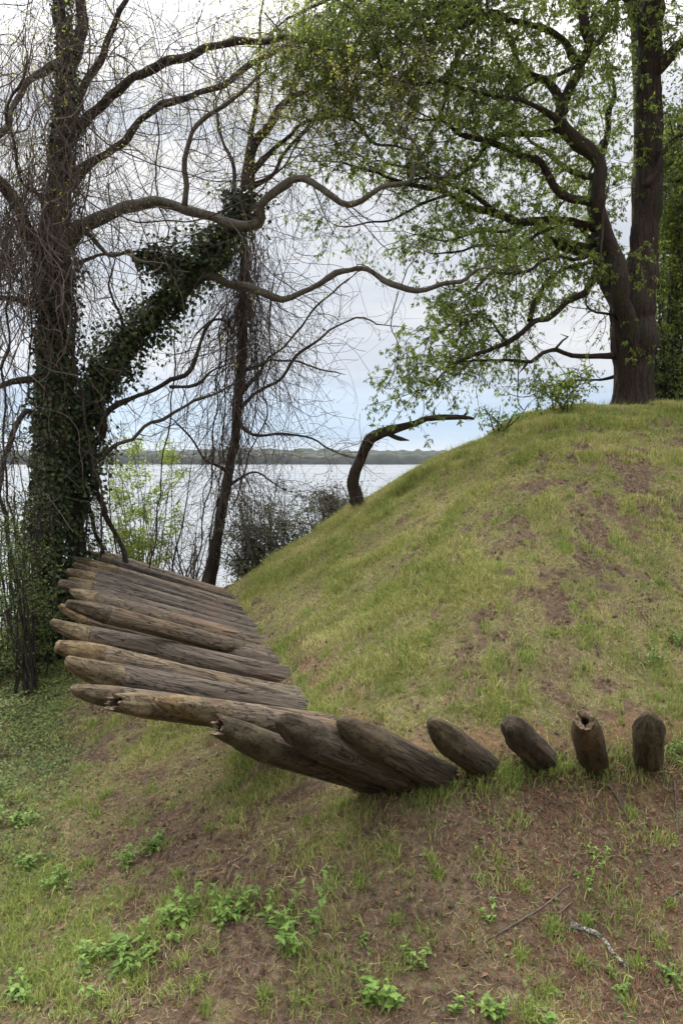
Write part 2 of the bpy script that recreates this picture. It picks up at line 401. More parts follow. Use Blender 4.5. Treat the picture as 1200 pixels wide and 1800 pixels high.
def far_shore():
    m, nt, b, o = mat_new('far_bank'); b.inputs['Base Color'].default_value = (.12, .11, .085, 1); b.inputs['Roughness'].default_value = 1
    xs = np.linspace(-2600, 2600, 260)
    V = []; 
    for yy, zz in ((1490, WATER_Z - 1), (1500, WATER_Z + 2), (1520, WATER_Z + 5), (2600, WATER_Z + 8), (2700, WATER_Z - 1)):
        V.append(np.stack([xs, yy + 14 * fbm(xs * .01, 0 * xs, 0, 7), np.full_like(xs, zz)], 1))
    n = len(xs); i = np.arange(n - 1)[None] + np.arange(4)[:, None] * n
    F = np.stack([i, i + 1, i + n + 1, i + n], -1).reshape(-1, 4)
    tag(mesh_np('far_bank', np.concatenate(V), F, m), 'low bank on the far side of the river', None, None, 'structure')
    m2, nt, b, o = mat_new('far_wood'); p = poso(nt)
    c = ramp(nt, noise_n(nt, p, .03, 6, .7), [(.35, (.02, .027, .018)), (.55, (.045, .052, .034)), (.75, (.085, .085, .06))])
    nt.links.new(c, b.inputs['Base Color']); b.inputs['Roughness'].default_value = 1
    V, F, n0 = [], [], 0
    xs = np.arange(-2500, 2500, 4.0)
    for row, yy in enumerate((1510, 1535, 1570, 1620)):
        top = 15 + row * 3.0 - 2 + 8 * fbm(xs * .012, xs * 0 + row, 0, 9, 3) + 6 * noise3(xs * .09, xs * 0, row * 3.3, 4)
        prof = [(-4, 0), (-7, .35), (-5, .75), (0, 1), (9, .9)]
        P_ = [np.stack([xs, yy + a * (1 + noise3(xs * .08, xs * 0 + k, 0, 3)), WATER_Z + 2 + top * h - (2 if h == 0 else 0)], 1) for k, (a, h) in enumerate(prof)]
        n = len(xs); V += P_; i = np.arange(n - 1)[None] + np.arange(len(prof) - 1)[:, None] * n + n0
        F.append(np.stack([i, i + 1, i + n + 1, i + n], -1).reshape(-1, 4)); n0 += n * len(prof)
    tag(mesh_np('far_wood', np.concatenate(V), np.concatenate(F), m2), 'low grey green line of woods on the far shore', None, None, 'stuff')
far_shore()

# ------------------------------------------------------------------ grass and litter
def frustum(x, y, z, m=25):
    px, py = proj(np.stack([x, y, z], -1)); return (px > -m) & (px < 1200 + m) & (py > -m) & (py < 1800 + m)
def scatter(n, power=1.0, box=(-5.2, 6.4, 3.0, 13.2)):
    x = RNG.uniform(box[0], box[1], n); y = RNG.uniform(box[2], box[3], n); z = H(x, y)
    k = frustum(x, y, z, 60); return x[k], y[k], z[k]
def blades(x, y, z, h, w, lean, kind_up=1.0, segs=2):
    n = len(x); a = RNG.uniform(0, 2 * math.pi, n); b = RNG.uniform(0, 2 * math.pi, n)
    wd = np.stack([np.cos(a), np.sin(a), 0 * a], 1) * (w * .5)[:, None]
    ld = np.stack([np.cos(b), np.sin(b), 0 * a], 1) * (lean * h)[:, None]
    B = np.stack([x, y, z - .008], 1); up = np.zeros((n, 3)); up[:, 2] = h * kind_up
    m = B + up * .55 + ld * .35; t = B + up * (1 - .35 * np.clip(lean, 0, 1.5))[:, None] + ld
    V = np.stack([B - wd, B + wd, m + wd * .75, m - wd * .75, t], 1).reshape(-1, 3); k = np.arange(n)[:, None] * 5
    return V, [k + np.array([[0, 1, 2, 3]]), k + np.array([[3, 2, 4]])]
def grass():
    x, y, z = scatter(1050000); g, o, mo, px, py, d = cover_fields(x, y)
    keep = RNG.uniform(0, 1, len(x)) < (.04 + .96 * g ** 1.3) * (1 - .8 * mo)
    x, y, z, d, px, py = (a[keep] for a in (x, y, z, d, px, py)); n = len(x)
    tall = fbm(x * 1.7, y * 1.7, 0, 61, 3)
    h = RNG.uniform(.022, .06, n) * (.65 + 1.2 * sstep(.45, .7, tall)) * np.where(d > 0, 1.2, .95)
    crest = np.exp(-((y - 11.8) / .9) ** 2); h = h * (1 + .7 * crest)
    V, F = blades(x, y, z, h, RNG.uniform(.004, .008, n) * (.7 + .05 * y), np.abs(RNG.normal(.6, .55, n)))
    tag(mesh_np('grass', V, F, M['grass']), 'short thin grass, partly dried, over the banks', 'grass', None, 'stuff')
    # lush clumps
    cx, cy = [], []
    px0 = [(1090, 960), (860, 1000), (985, 945), (805, 905), (1090, 1605), (30, 1600), (55, 1650), (85, 1740), (180, 1600), (310, 1590), (1170, 1120), (1160, 1190), (870, 1170), (760, 1010), (640, 1100), (1180, 880), (930, 1150), (700, 960), (600, 1010), (540, 1080), (860, 1380), (1180, 1300), (120, 1420), (230, 1720), (15, 1500), (760, 1390), (1110, 1354), (1166, 1350), (1015, 1354), (1072, 1352), (938, 1354), (985, 1356), (832, 1366), (892, 1368), (775, 1384), (712, 1388), (560, 1262), (545, 1240), (525, 1215), (510, 1180), (60, 1560), (10, 1690), (120, 1680), (385, 1600), (560, 1700), (620, 1780), (270, 1650), (1040, 1120), (1140, 990)]
    A = [hit(a, b) for a, b in px0]
    k = RNG.uniform(0, 1, (1300, 2)); E = []
    for a, b in k:
        e = hit(a * 1260 - 30, 740 + b * 1060, 2.5, 20)
        if RNG.uniform() < (.5 * cover_fields(e[0], e[1])[0] + .3) * (1 if b < .55 or a < .3 else .55): E.append(e)
    X, Y, Hh = [], [], []
    for i, c in enumerate(A + E):
        big = i < len(A); m = int(RNG.uniform(130, 260)) if big else int(RNG.uniform(12, 90)); s = RNG.uniform(.06, .13) if big else RNG.uniform(.015, .06)
        X.append(c[0] + RNG.normal(0, s, m)); Y.append(c[1] + RNG.normal(0, s, m)); Hh.append(RNG.uniform(.05, .13 if big else .09, m))
    x = np.concatenate(X); y = np.concatenate(Y); h = np.concatenate(Hh)
    V, F = blades(x, y, H(x, y), h, RNG.uniform(.004, .008, len(x)), np.abs(RNG.normal(.5, .35, len(x))))
    tag(mesh_np('lush_grass', V, F, M['lushgrass']), 'brighter green clumps of longer grass', 'grass', None, 'stuff')
    # wispy tall stems along the crest
    x = RNG.uniform(-1.9, 6, 5200); y = RNG.uniform(10.4, 12.9, 5200)
    V, F = blades(x, y, H(x, y), RNG.uniform(.06, .2, 5200), np.full(5200, .004), np.abs(RNG.normal(.25, .2, 5200)))
    tag(mesh_np('crest_grass', V, F, M['lushgrass']), 'wispy longer grass along the crest of the bank', 'grass', None, 'stuff')
def strands(n, mat, name, label, dens, Lr, w, box=(-5.2, 6.4, 3.0, 13.2), lift=.012):
    x, y, z = scatter(n, box=box); g, o, mo, px, py, d = cover_fields(x, y)
    k = RNG.uniform(0, 1, len(x)) < dens(g, o, mo, px, py, d); x, y = x[k], y[k]; n = len(x)
    a = RNG.uniform(0, 2 * math.pi, n); L = RNG.uniform(*Lr, n); c = RNG.normal(0, .35, n)
    pts = []
    for s in (-.5, 0, .5):
        xx = x + np.cos(a + c * s) * L * s; yy = y + np.sin(a + c * s) * L * s
        pts.append(np.stack([xx, yy, H(xx, yy) + .004 + RNG.uniform(0, lift, n) * (1 + abs(s))], 1))
    wd = np.stack([-np.sin(a), np.cos(a), RNG.normal(0, .5, n)], 1) * w * .5
    V = np.stack([pts[0] - wd, pts[0] + wd, pts[1] + wd, pts[1] - wd, pts[2] + wd * .5, pts[2] - wd * .5], 1).reshape(-1, 3)
    b = np.arange(n)[:, None] * 6; F = np.concatenate([b + np.array([[0, 1, 2, 3]]), b + np.array([[3, 2, 4, 5]])])
    tag(mesh_np(name, V, F, M[mat]), label, 'litter', None, 'stuff')
def scatter_leaves(n, mat, name, label, cat, dens, sr, up=.25, box=(-5.2, 6.4, 3.0, 13.2), lift=(.0, .02), width=.6):
    x, y, z = scatter(n, box=box); g, o, mo, px, py, d = cover_fields(x, y)
    k = RNG.uniform(0, 1, len(x)) < dens(g, o, mo, px, py, d); x, y, z = x[k], y[k], z[k]; n = len(x)
    a = RNG.uniform(0, 2 * math.pi, n); ax = np.stack([np.cos(a), np.sin(a), RNG.normal(up, .25, n)], 1)
    V, F = leaf_mesh(np.stack([x, y, z + RNG.uniform(*lift, n)], 1), ax, RNG.uniform(*sr, n), width, .3, flat=np.array([[0, -.3, 1.0]]))
    tag(mesh_np(name, V, F, M[mat]), label, cat, None, 'stuff')
def litter():
    strands(260000, 'straw', 'dry_straw', 'flattened dry grass straw over the ground', lambda g, o, mo, px, py, d: np.where(d > 0, .22 + .5 * g, .3 + .4 * g), (.02, .075), .0028)
    strands(50000, 'redstraw', 'fallen_needles', 'reddish fallen needles and stalks on the lower bank', lambda g, o, mo, px, py, d: np.where(d < .1, .2 + .8 * sstep(780, 1050, px) + .6 * mo, .12), (.03, .12), .0028, (-3, 4.5, 3, 7))
    scatter_leaves(70000, 'litter', 'leaf_litter', 'small brown fallen leaves scattered over the soil', 'litter', lambda g, o, mo, px, py, d: .10 + .4 * mo + .12 * (px > 850) * (d < 0) + .9 * np.exp(-((d + .06) / .12) ** 2) * (px > 600), (.012, .05), .1)
    scatter_leaves(90000, 'underleaf', 'leafy_undergrowth', 'leafy green undergrowth on the ditch floor by the ivy trunk', 'ground cover', lambda g, o, mo, px, py, d: sstep(210, 90, px + (py - 1200) * .25) * (py > 1150) * sstep(1600, 1420, py) * (.3 + .7 * (fbm(px * .02, py * .02, 0, 8, 2) > .48)), (.02, .048), .5, lift=(.0, .07), width=.7, box=(-6, 0, 4, 13.5))
    scatter_leaves(200000, 'groundleaf', 'ground_cover', 'low small leaved weeds spreading over the ground', 'ground cover',
                   lambda g, o, mo, px, py, d: np.clip(np.where(d > 0, .10, .20) * sstep(.42, .62, np.asarray(g)) + 1.0 * sstep(230, 60, px + (py - 1200) * .22) * (py > 1150) * (py < 1560) + .3 * (px < 200) * (py > 1500)+.12 * (px > 600) * (d < 0), 0, 1), (.012, .035), .5, lift=(.0, .05), width=.75)
def clods():
    x, y, z = scatter(34000); g, o, mo, px, py, d = cover_fields(x, y)
    k = RNG.uniform(0, 1, len(x)) < .9 - .75 * g; x, y, z = x[k], y[k], z[k]; n = len(x)
    O = np.array([[1, 0, 0], [-1, 0, 0], [0, 1, 0], [0, -1, 0], [0, 0, 1], [0, 0, -1]], float)
    s = (RNG.gamma(2.0, .0036, n) + .003)[:, None, None]; V = O[None] * s * RNG.uniform(.6, 1.3, (n, 6, 1)) + RNG.normal(0, .25, (n, 6, 3)) * s
    V += np.stack([x, y, z + .002], 1)[:, None]; T = np.array([[0, 2, 4], [2, 1, 4], [1, 3, 4], [3, 0, 4], [2, 0, 5], [1, 2, 5], [3, 1, 5], [0, 3, 5]])
    tag(mesh_np('soil_crumbs', V.reshape(-1, 3), (np.arange(n)[:, None, None] * 6 + T[None]).reshape(-1, 3), M['soil'], None, False), 'loose crumbs of brown soil on the bare patches', 'soil', None, 'stuff')
def outskirts():
    n = 420000; x = RNG.uniform(-12, 11, n); y = RNG.uniform(-2, 13.6, n); z = H(x, y); k = ~(frustum(x, y, z, 55) & (y > 3.0)) | (x < -5.2) | (x > 6.4); x, y, z = x[k], y[k], z[k]; n = len(x)
    k = RNG.uniform(0, 1, n) < .15 + .85 * sstep(.4, .55, fbm(x * 1.4, y * 1.4, 0, 13, 3)); x, y, z = x[k], y[k], z[k]; n = len(x)
    V, F = blades(x, y, z, RNG.uniform(.03, .09, n), RNG.uniform(.006, .011, n), np.abs(RNG.normal(.6, .5, n)))
    tag(mesh_np('outer_grass', V, F, M['grass']), 'thin grass continuing over the ditch and bank to either side', 'grass', None, 'stuff')
grass(); litter(); clods(); outskirts()

# ------------------------------------------------------------------ palisade logs
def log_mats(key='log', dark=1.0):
    m, nt, b, o = mat_new('weathered_log' if dark == 1 else 'dark_log'); c = objco(nt)
    oi = nt.nodes.new('ShaderNodeObjectInfo'); va = nt.nodes.new('ShaderNodeVectorMath'); va.operation = 'ADD'
    sc = nt.nodes.new('ShaderNodeVectorMath'); sc.operation = 'SCALE'; sc.inputs['Scale'].default_value = 7
    cb = nt.nodes.new('ShaderNodeCombineXYZ'); nt.links.new(oi.outputs['Random'], cb.inputs[0]); nt.links.new(cb.outputs[0], sc.inputs[0])
    nt.links.new(c, va.inputs[0]); nt.links.new(sc.outputs[0], va.inputs[1]); v = va.outputs[0]
    crack = noise_n(nt, v, 22, 7, .62, (.06, 1, 1), .4); fine = noise_n(nt, v, 60, 4, .6, (.07, 1, 1), .2); blot = noise_n(nt, v, 3.2, 5, .6, (.5, 1, 1))
    base = ramp(nt, crack, [(.30, (.03, .025, .022)), (.42, (.085, .072, .063)), (.6, (.155, .135, .117)), (.8, (.27, .24, .205))])
    base = mix(nt, .4, base, ramp(nt, fine, [(.35, (.04, .03, .025)), (.65, (.24, .195, .15))]))
    base = mix(nt, ramp(nt, blot, [(.5, (0, 0, 0)), (.68, (.45, .45, .45))]), base, (.22, .14, .09))
    base = mix(nt, ramp(nt, noise_n(nt, v, 5, 6, .7), [(.56, (0, 0, 0)), (.7, (.5, .5, .5))]), base, (.12, .12, .075))
    line = ramp(nt, noise_n(nt, v, 9, 5, .6, (.16, 1, 1), 1.2), [(.47, (0, 0, 0)), (.488, (.85, .85, .85)), (.50, (0, 0, 0)), (.6, (0, 0, 0)), (.612, (.7, .7, .7)), (.622, (0, 0, 0))])
    base = mix(nt, line, base, (.012, .009, .008))
    tint = ramp(nt, oi.outputs['Random'], [(0, (.66, .66, .68)), (.35, (.9, .88, .87)), (.65, (1.1, 1.04, .96)), (1, (1.28, 1.26, 1.12))])
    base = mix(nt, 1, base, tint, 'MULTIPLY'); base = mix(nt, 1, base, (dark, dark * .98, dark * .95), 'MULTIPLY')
    nt.links.new(base, b.inputs['Base Color']); b.inputs['Roughness'].default_value = .85
    hh = mix(nt, line, mix(nt, .35, crack, fine), (0.0, 0.0, 0.0)); bump(nt, b, hh, 1.0, .035); M[key] = m
    m, nt, b, o = mat_new('cut_tip_wood' if dark == 1 else 'dark_cut_tip'); c = objco(nt)
    f = noise_n(nt, c, 14, 6, .65, (.5, 1, 1)); g = noise_n(nt, c, 45, 5, .7); k = noise_n(nt, c, 6, 3, .5)
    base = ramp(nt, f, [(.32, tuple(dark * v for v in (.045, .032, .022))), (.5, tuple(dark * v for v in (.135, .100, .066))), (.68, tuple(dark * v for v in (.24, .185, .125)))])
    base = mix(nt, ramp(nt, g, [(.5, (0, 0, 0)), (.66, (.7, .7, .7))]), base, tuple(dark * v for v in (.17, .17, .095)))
    base = mix(nt, ramp(nt, k, [(.54, (0, 0, 0)), (.66, (.8, .8, .8))]), base, (.10, .07, .045))
    base = mix(nt, ramp(nt, g, [(.3, (.75, .75, .75)), (.4, (0, 0, 0))]), base, (.04, .03, .02))
    ln = ramp(nt, noise_n(nt, c, 12, 5, .6, (.3, 1, 1), 1.0), [(.475, (0, 0, 0)), (.49, (.9, .9, .9)), (.505, (0, 0, 0))]); base = mix(nt, ln, base, (.02, .014, .01))
    f = mix(nt, ln, f, (0.0, 0.0, 0.0))
    ti = ramp(nt, nt.nodes.new('ShaderNodeObjectInfo').outputs['Random'], [(0, (.66, .66, .69)), (.3, (.95, .93, .88)), (.55, (1.22, 1.08, .86)), (.8, (.8, .83, .74)), (1, (1.15, 1.1, 1.0))]); base = mix(nt, 1, base, ti, 'MULTIPLY')
    nt.links.new(base, b.inputs['Base Color']); b.inputs['Roughness'].default_value = .9; bump(nt, b, mix(nt, .5, f, g), 1.0, .03); M['tip' if dark == 1 else 'dark_tip'] = m
    m, nt, b, o = mat_new('splintered_wood'); c = objco(nt)
    f = noise_n(nt, c, 30, 6, .7, (.3, 1, 1)); base = ramp(nt, f, [(.35, (.07, .045, .03)), (.55, (.24, .18, .12)), (.75, (.44, .36, .26))])
    nt.links.new(base, b.inputs['Base Color']); b.inputs['Roughness'].default_value = .9; bump(nt, b, f, 1, .02); M['splinter'] = m
    m, nt, b, o = mat_new('rotten_core'); b.inputs['Base Color'].default_value = (.035, .02, .014, 1); b.inputs['Roughness'].default_value = 1; M['core'] = m
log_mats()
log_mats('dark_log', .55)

def ring_mesh(xs, rad, off, seed, K=44, groove=.05, jag=None, x_end=None):
    th = np.arange(K) * 2 * math.pi / K; X = np.asarray(xs)[:, None] + 0 * th[None]
    n1 = noise3(X * 1.6, np.cos(th)[None] * 2 + 3, np.sin(th)[None] * 2 + 3, seed) - .5
    n2 = noise3(X * 2.2, np.cos(th)[None] * 9 + 3, np.sin(th)[None] * 9 + 3, seed + 5) - .5
    n3 = noise3(X * 14, np.cos(th)[None] * 5 + 3, np.sin(th)[None] * 5 + 3, seed + 9) - .5
    gr = np.clip(.30 - np.abs(n2), 0, .3) / .3
    R = np.asarray(rad)[:, None] * (1 + .11 * n1 + groove * (n2 - gr * .55) + .05 * n3)
    if jag is not None: X = X + jag
    off = np.asarray(off)[:, None]
    return np.stack([X, np.cos(th)[None] * R, np.sin(th)[None] * R + off], -1), th
def rings_to_mesh(V, cap0=False, cap1=True):
    n, K, _ = V.shape; i = np.arange(n - 1)[:, None] * K; j = np.arange(K)[None]; j2 = (j + 1) % K
    F = [np.stack([i + j, i + j2, i + K + j2, i + K + j], -1).reshape(-1, 4)]; W = V.reshape(-1, 3); t = []
    q = np.arange(K)
    if cap0: t.append(np.stack([np.full(K, len(W)), (q + 1) % K, q], -1)); W = np.vstack([W, V[0].mean(0)])
    if cap1: t.append(np.stack([np.full(K, len(W)), (n - 1) * K + q, (n - 1) * K + (q + 1) % K], -1)); W = np.vstack([W, V[-1].mean(0)])
    if t: F.append(np.concatenate(t))
    return W, F
def make_log(tip, base, R, kind, label, seed, c=.36, roll=0.0):
    tip = np.array(tip); base = np.array(base); d = tip - base; L = np.linalg.norm(d); d /= L
    base = base - d * .35; L += .35; R = R * (.94 if seed < 142 else .87)
    q = Vector(d).to_track_quat('X', 'Z') @ Matrix.Rotation(roll, 4, 'X').to_quaternion()
    o = empty('palisade_log', base, label, 'sharpened log', 'sharpened palisade logs jutting out of the bank')
    o.rotation_euler = q.to_euler()
    xs = np.arange(0, L - c + .001, .028); xs[-1] = L - c
    tap = R * (1.03 - .05 * xs / L)
    V, th = ring_mesh(xs, tap, 0 * xs, seed); W, F = rings_to_mesh(V, True, True)
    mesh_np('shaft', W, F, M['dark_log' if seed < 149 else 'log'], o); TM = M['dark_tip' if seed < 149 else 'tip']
    u = np.linspace(0, 1, 30); x = L - c + c * u; Rt = tap[-1]
    if kind == 'bullet': r = Rt * 1.01 * np.clip(1 - u ** 2.0, 0, 1) ** .55; r = np.maximum(r, Rt * .2 * (u < 1)); off = Rt * .28 * u ** 2
    elif kind == 'flat': r = Rt * 1.01 * (1 - .60 * u ** 1.6); r[-1] *= .7; off = Rt * .55 * u ** 1.6
    elif kind == 'low': r = Rt * 1.01 * (1 - .55 * u ** 1.8); r[-1] *= .7; off = Rt * .1 * u
    elif kind == 'blunt': r = Rt * 1.01 * (1 - .42 * u ** 2.2); r[-2] *= .93; r[-1] *= .75; off = Rt * .15 * u
    elif kind == 'pyramid': r = Rt * 1.0 * (1 - .88 * u ** 1.9); off = Rt * .25 * u
    elif kind in ('hollow', 'broken', 'rotten'): r = Rt * 1.01 * (1 - .4 * u ** 1.8); off = Rt * {'hollow': .35, 'broken': -.1, 'rotten': .05}[kind] * u
    r[0] = Rt * 1.0
    V, th = ring_mesh(x, r, off, seed, groove=.07)
    lum = (fbm(V[..., 0] * 11, V[..., 1] * 16, V[..., 2] * 16, seed, 3) - .5) * Rt * .08 * np.minimum(1, u * 6)[:, None]; rd = V[..., 1:] - np.stack([0 * off, off], -1)[:, None]; V[..., 1:] += rd / (np.linalg.norm(rd, axis=-1, keepdims=True) + 1e-6) * lum[..., None]
    V[0] = ring_mesh([L - c], [Rt * 1.035], [0], seed)[0][0]
    if kind in ('bullet', 'flat', 'low', 'blunt'):   # axe-cut flats round the point
        fr = np.random.default_rng(seed); nf = fr.integers(5, 8); pa = fr.uniform(0, 6.28)
        cut = np.cos(((th - pa) % (2 * math.pi / nf)) - math.pi / nf); cut = (math.cos(math.pi / nf) / cut - 1)[None] * sstep(0, .35, u)[:, None] * .7 + 1
        V[..., 1] *= cut; V[..., 2] = off[:, None] + (V[..., 2] - off[:, None]) * cut
    if kind == 'pyramid':
        f = 1 - .22 * (1 - np.abs(np.cos(2 * th)))[None] * sstep(0, .5, u)[:, None]; V[..., 1] *= f; V[..., 2] = off[:, None] + (V[..., 2] - off[:, None]) * f
    if kind in ('hollow', 'broken', 'rotten'):
        jag = {'broken': .12, 'hollow': .07, 'rotten': .03}[kind] * (noise3(np.cos(th) * 3, np.sin(th) * 3, 0, seed + 3) - .5 + .7 * (noise3(np.cos(th) * 9, np.sin(th) * 9, 0, seed + 4) - .5))
        V[..., 0] += jag[None] * u[:, None] ** 2
        W, F = rings_to_mesh(V, False, False); mesh_np('pointed_tip', W, F, TM, o)
        e = V[-1]; ce = e.mean(0); rr = .62 + .75 * noise3(np.cos(th) * 3.2, np.sin(th) * 3.2, 1.5, seed)[:, None] * RNG.uniform(.9, 1.08, (len(e), 1)); inner = [e, ce + (e - ce) * .86 * rr + [.004, 0, 0], ce + (e - ce) * (.72 if kind != 'rotten' else .4) * rr - [.02, 0, 0]]
        inner[1][:, 0] += RNG.normal(0, .008, len(e)); inner[2][:, 0] += RNG.normal(0, .016, len(e)); W, F = rings_to_mesh(np.array(inner), False, False); mesh_np('splintered_end', W, F, M['splinter'], o)
        inner = [inner[-1], ce + (e - ce) * (.6 if kind != 'rotten' else .3) - [.06, 0, 0], ce + (e - ce) * .25 - [.12, 0, 0]]
        W, F = rings_to_mesh(np.array(inner), False, True); mesh_np('rotten_core', W, F, M['core'], o)
    else:
        W, F = rings_to_mesh(V, False, True); mesh_np('pointed_tip', W, F, TM, o)
    if kind == 'low' or (kind == 'broken'):
        pass
    return o
def base_pt(px, py, z=-2.27):
    d = ray(px, py); return d * (z / d[2])
def solve_tip(px, py, B, L):
    d = ray(px, py); best = None
    for t in np.arange(B[1] + .3, B[1] - 3, -.02):
        if np.linalg.norm(d * t - B) >= L and t < B[1] - .02: return d * t
    return d * B[1]
LOGS = [  # tip px, base px, visible length, radius, kind, label
    ((1141, 1262), (1137, 1340), .85, .112, 'pyramid', 'rightmost sharpened log, pointing at the viewer, its tip cut to four dull faces'),
    ((1027, 1268), (1043, 1343), .85, .112, 'rotten', 'short log second from the right, its blunt tip rotted into a pale crumbling hole'),
    ((893, 1274), (958, 1342), .85, .115, 'blunt', 'short log third from the right, with a rounded green brown tip leaning left'),
    ((752, 1273), (858, 1352), .95, .115, 'bullet', 'dark log fourth from the right, its pointed end rising left over the reddish soil'),
    ((590, 1274), (780, 1365), 1.25, .118, 'bullet', 'dark log fifth from the right, between the split tipped pair and the short stubs'),
    ((482, 1272), (720, 1370), 1.5, .118, 'bullet', 'dark log with a blunt mossy tip lying just above the hollow tipped one'),
    ((380, 1285), (655, 1373), 1.55, .108, 'hollow', 'lowest front log with a split hollow tip showing pale splintered wood'),
    ((312, 1243), (620, 1290), 2.14, .100, 'bullet', 'log whose orange brown cap ends just left of the hollow tipped log'),
    ((272, 1237), (600, 1275), 2.22, .092, 'bullet', 'log with only its small tan cap showing, behind the orange brown bottom row one'),
    ((203, 1232), (540, 1280), 2.10, .102, 'broken', 'bottom row log with a torn pale splintered break near the far left end'),
    ((122, 1216), (530, 1265), 2.32, .092, 'bullet', 'long low log reaching farthest left at the bottom of the fan, slender grey tip'),
    ((112, 1175), (535, 1250), 2.25, .125, 'flat', 'dark log with an orange cap, first one above the bottom bundle'),
    ((98, 1136), (525, 1238), 2.3, .115, 'low', 'log with a ragged brown tip, mostly hidden behind the tan capped one in front'),
    ((128, 1150), (521, 1226), 2.1, .115, 'bullet', 'log with a long slim tan cap lying in front of a ragged brown tip'),
    ((88, 1104), (504, 1190), 2.4, .13, 'flat', 'thick dark log with an orange cap, reaching farthest left in the middle of the fan'),
    ((104, 1074), (484, 1168), 2.4, .12, 'flat', 'brown log with a rusty cap just above the thick farthest reaching one'),
    ((116, 1062), (478, 1154), 2.5, .105, 'low', 'grey log of which only a thin upper edge shows above the rusty capped one'),
    ((121, 1041), (460, 1132), 2.3, .115, 'bullet', 'greenish brown log with a rounded tan tip set back from its neighbours'),
    ((103, 1027), (452, 1120), 2.5, .115, 'blunt', 'grey brown log whose blunt tip pokes left from behind the rounded tan one'),
    ((118, 1020), (445, 1108), 2.35, .11, 'bullet', 'pale brown log sixth from the top of the fan'),
    ((117, 1005), (440, 1098), 2.4, .11, 'low', 'brown log fifth from the top of the fan'),
    ((127, 998), (433, 1088), 2.35, .11, 'flat', 'orange brown log fourth from the top of the fan'),
    ((157, 993), (428, 1079), 2.2, .115, 'bullet', 'orange brown log third from the top, its tip set back to the right'),
    ((118, 983), (420, 1069), 2.45, .12, 'broken', 'log near the top of the fan with a grey broken tip beside the ivy trunk'),
    ((152, 975), (412, 1058), 2.3, .11, 'flat', 'uppermost log of the fan, its grey back against the river'),
    ((172, 973), (400, 1047), 2.2, .105, 'bullet', 'farthest log of the fan, only its top edge showing behind the uppermost one'),
]
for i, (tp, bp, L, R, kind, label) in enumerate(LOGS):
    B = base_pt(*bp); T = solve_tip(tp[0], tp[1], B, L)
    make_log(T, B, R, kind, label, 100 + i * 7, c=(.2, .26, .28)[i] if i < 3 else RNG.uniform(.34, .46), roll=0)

# ------------------------------------------------------------------ weeds, sticks, chips
def big_leaf(V, F, p, ax, S, w, nrm, curl=.3):
    ax = ax / np.linalg.norm(ax); s = np.cross(ax, nrm); s /= np.linalg.norm(s) + 1e-9; n = np.cross(s, ax)
    prof = [(0, .04), (.2, .75), (.42, 1), (.68, .72), (.88, .3), (1, 0)]; b = len(V)
    for u, h in prof:
        c = p + ax * S * u - n * S * curl * u * u
        V += [c - s * S * w * h * .5 + n * S * .08 * h, c, c + s * S * w * h * .5 + n * S * .08 * h]
    for k in range(len(prof) - 1):
        a = b + 3 * k; F += [(a, a + 1, a + 4, a + 3), (a + 1, a + 2, a + 5, a + 4)]
def weed(px, py, size, nst, label, leaf=.055, mat='weedleaf'):
    b0 = hit(px, py); r = np.random.default_rng(int(px * 7 + py)); nst = int(nst * 1.5); leaf *= r.uniform(.65, .9) * (1.3 if px < 570 and py > 1440 else 1); wf = r.uniform(.7, 1.2); up_ = r.uniform(-.1, .5); o = empty('weed', b0, label, 'weed', 'leafy weeds on the bank')
    tb = Tubes(); V, F = [], []
    for s in range(nst):
        st = b0 + np.array([r.normal(0, size * .32), r.normal(0, size * .3), 0]); st[2] = float(H(st[0], st[1])) - .01
        Ls = size * r.uniform(.55, 1.1); path = walk(st, [r.normal(0, .35), r.normal(0, .35), 1], Ls, 6, .06, 0, r)
        tb.add(np.vstack([b0 - [0, 0, .04], path]), np.r_[.004, np.linspace(.004, .0018, 7)], 5)
        for k in range(1, 7):
            a0 = r.uniform(0, 6.28)
            for m in range(2 if k < 6 else 4):
                a = a0 + m * math.pi * (1 if k < 6 else .5) + r.normal(0, .2)
                ax = np.array([math.cos(a), math.sin(a), up_ + r.uniform(-.2, .4)])
                big_leaf(V, F, path[k], ax, leaf * r.uniform(.45, 1.3) * (1.1 - .08 * k), r.uniform(.5, .7) * wf, np.array([r.normal(0, .2), r.normal(0, .2), 1.0]), r.uniform(.1, .5))
    adopt(tb.build('stems', M['weedstem']), o); adopt(mesh_np('foliage', V, np.array(F), M[mat]), o)
m_, nt_, b_, o_ = mat_new('weedstem'); b_.inputs['Base Color'].default_value = (.16, .2, .07, 1); M['weedstem'] = m_
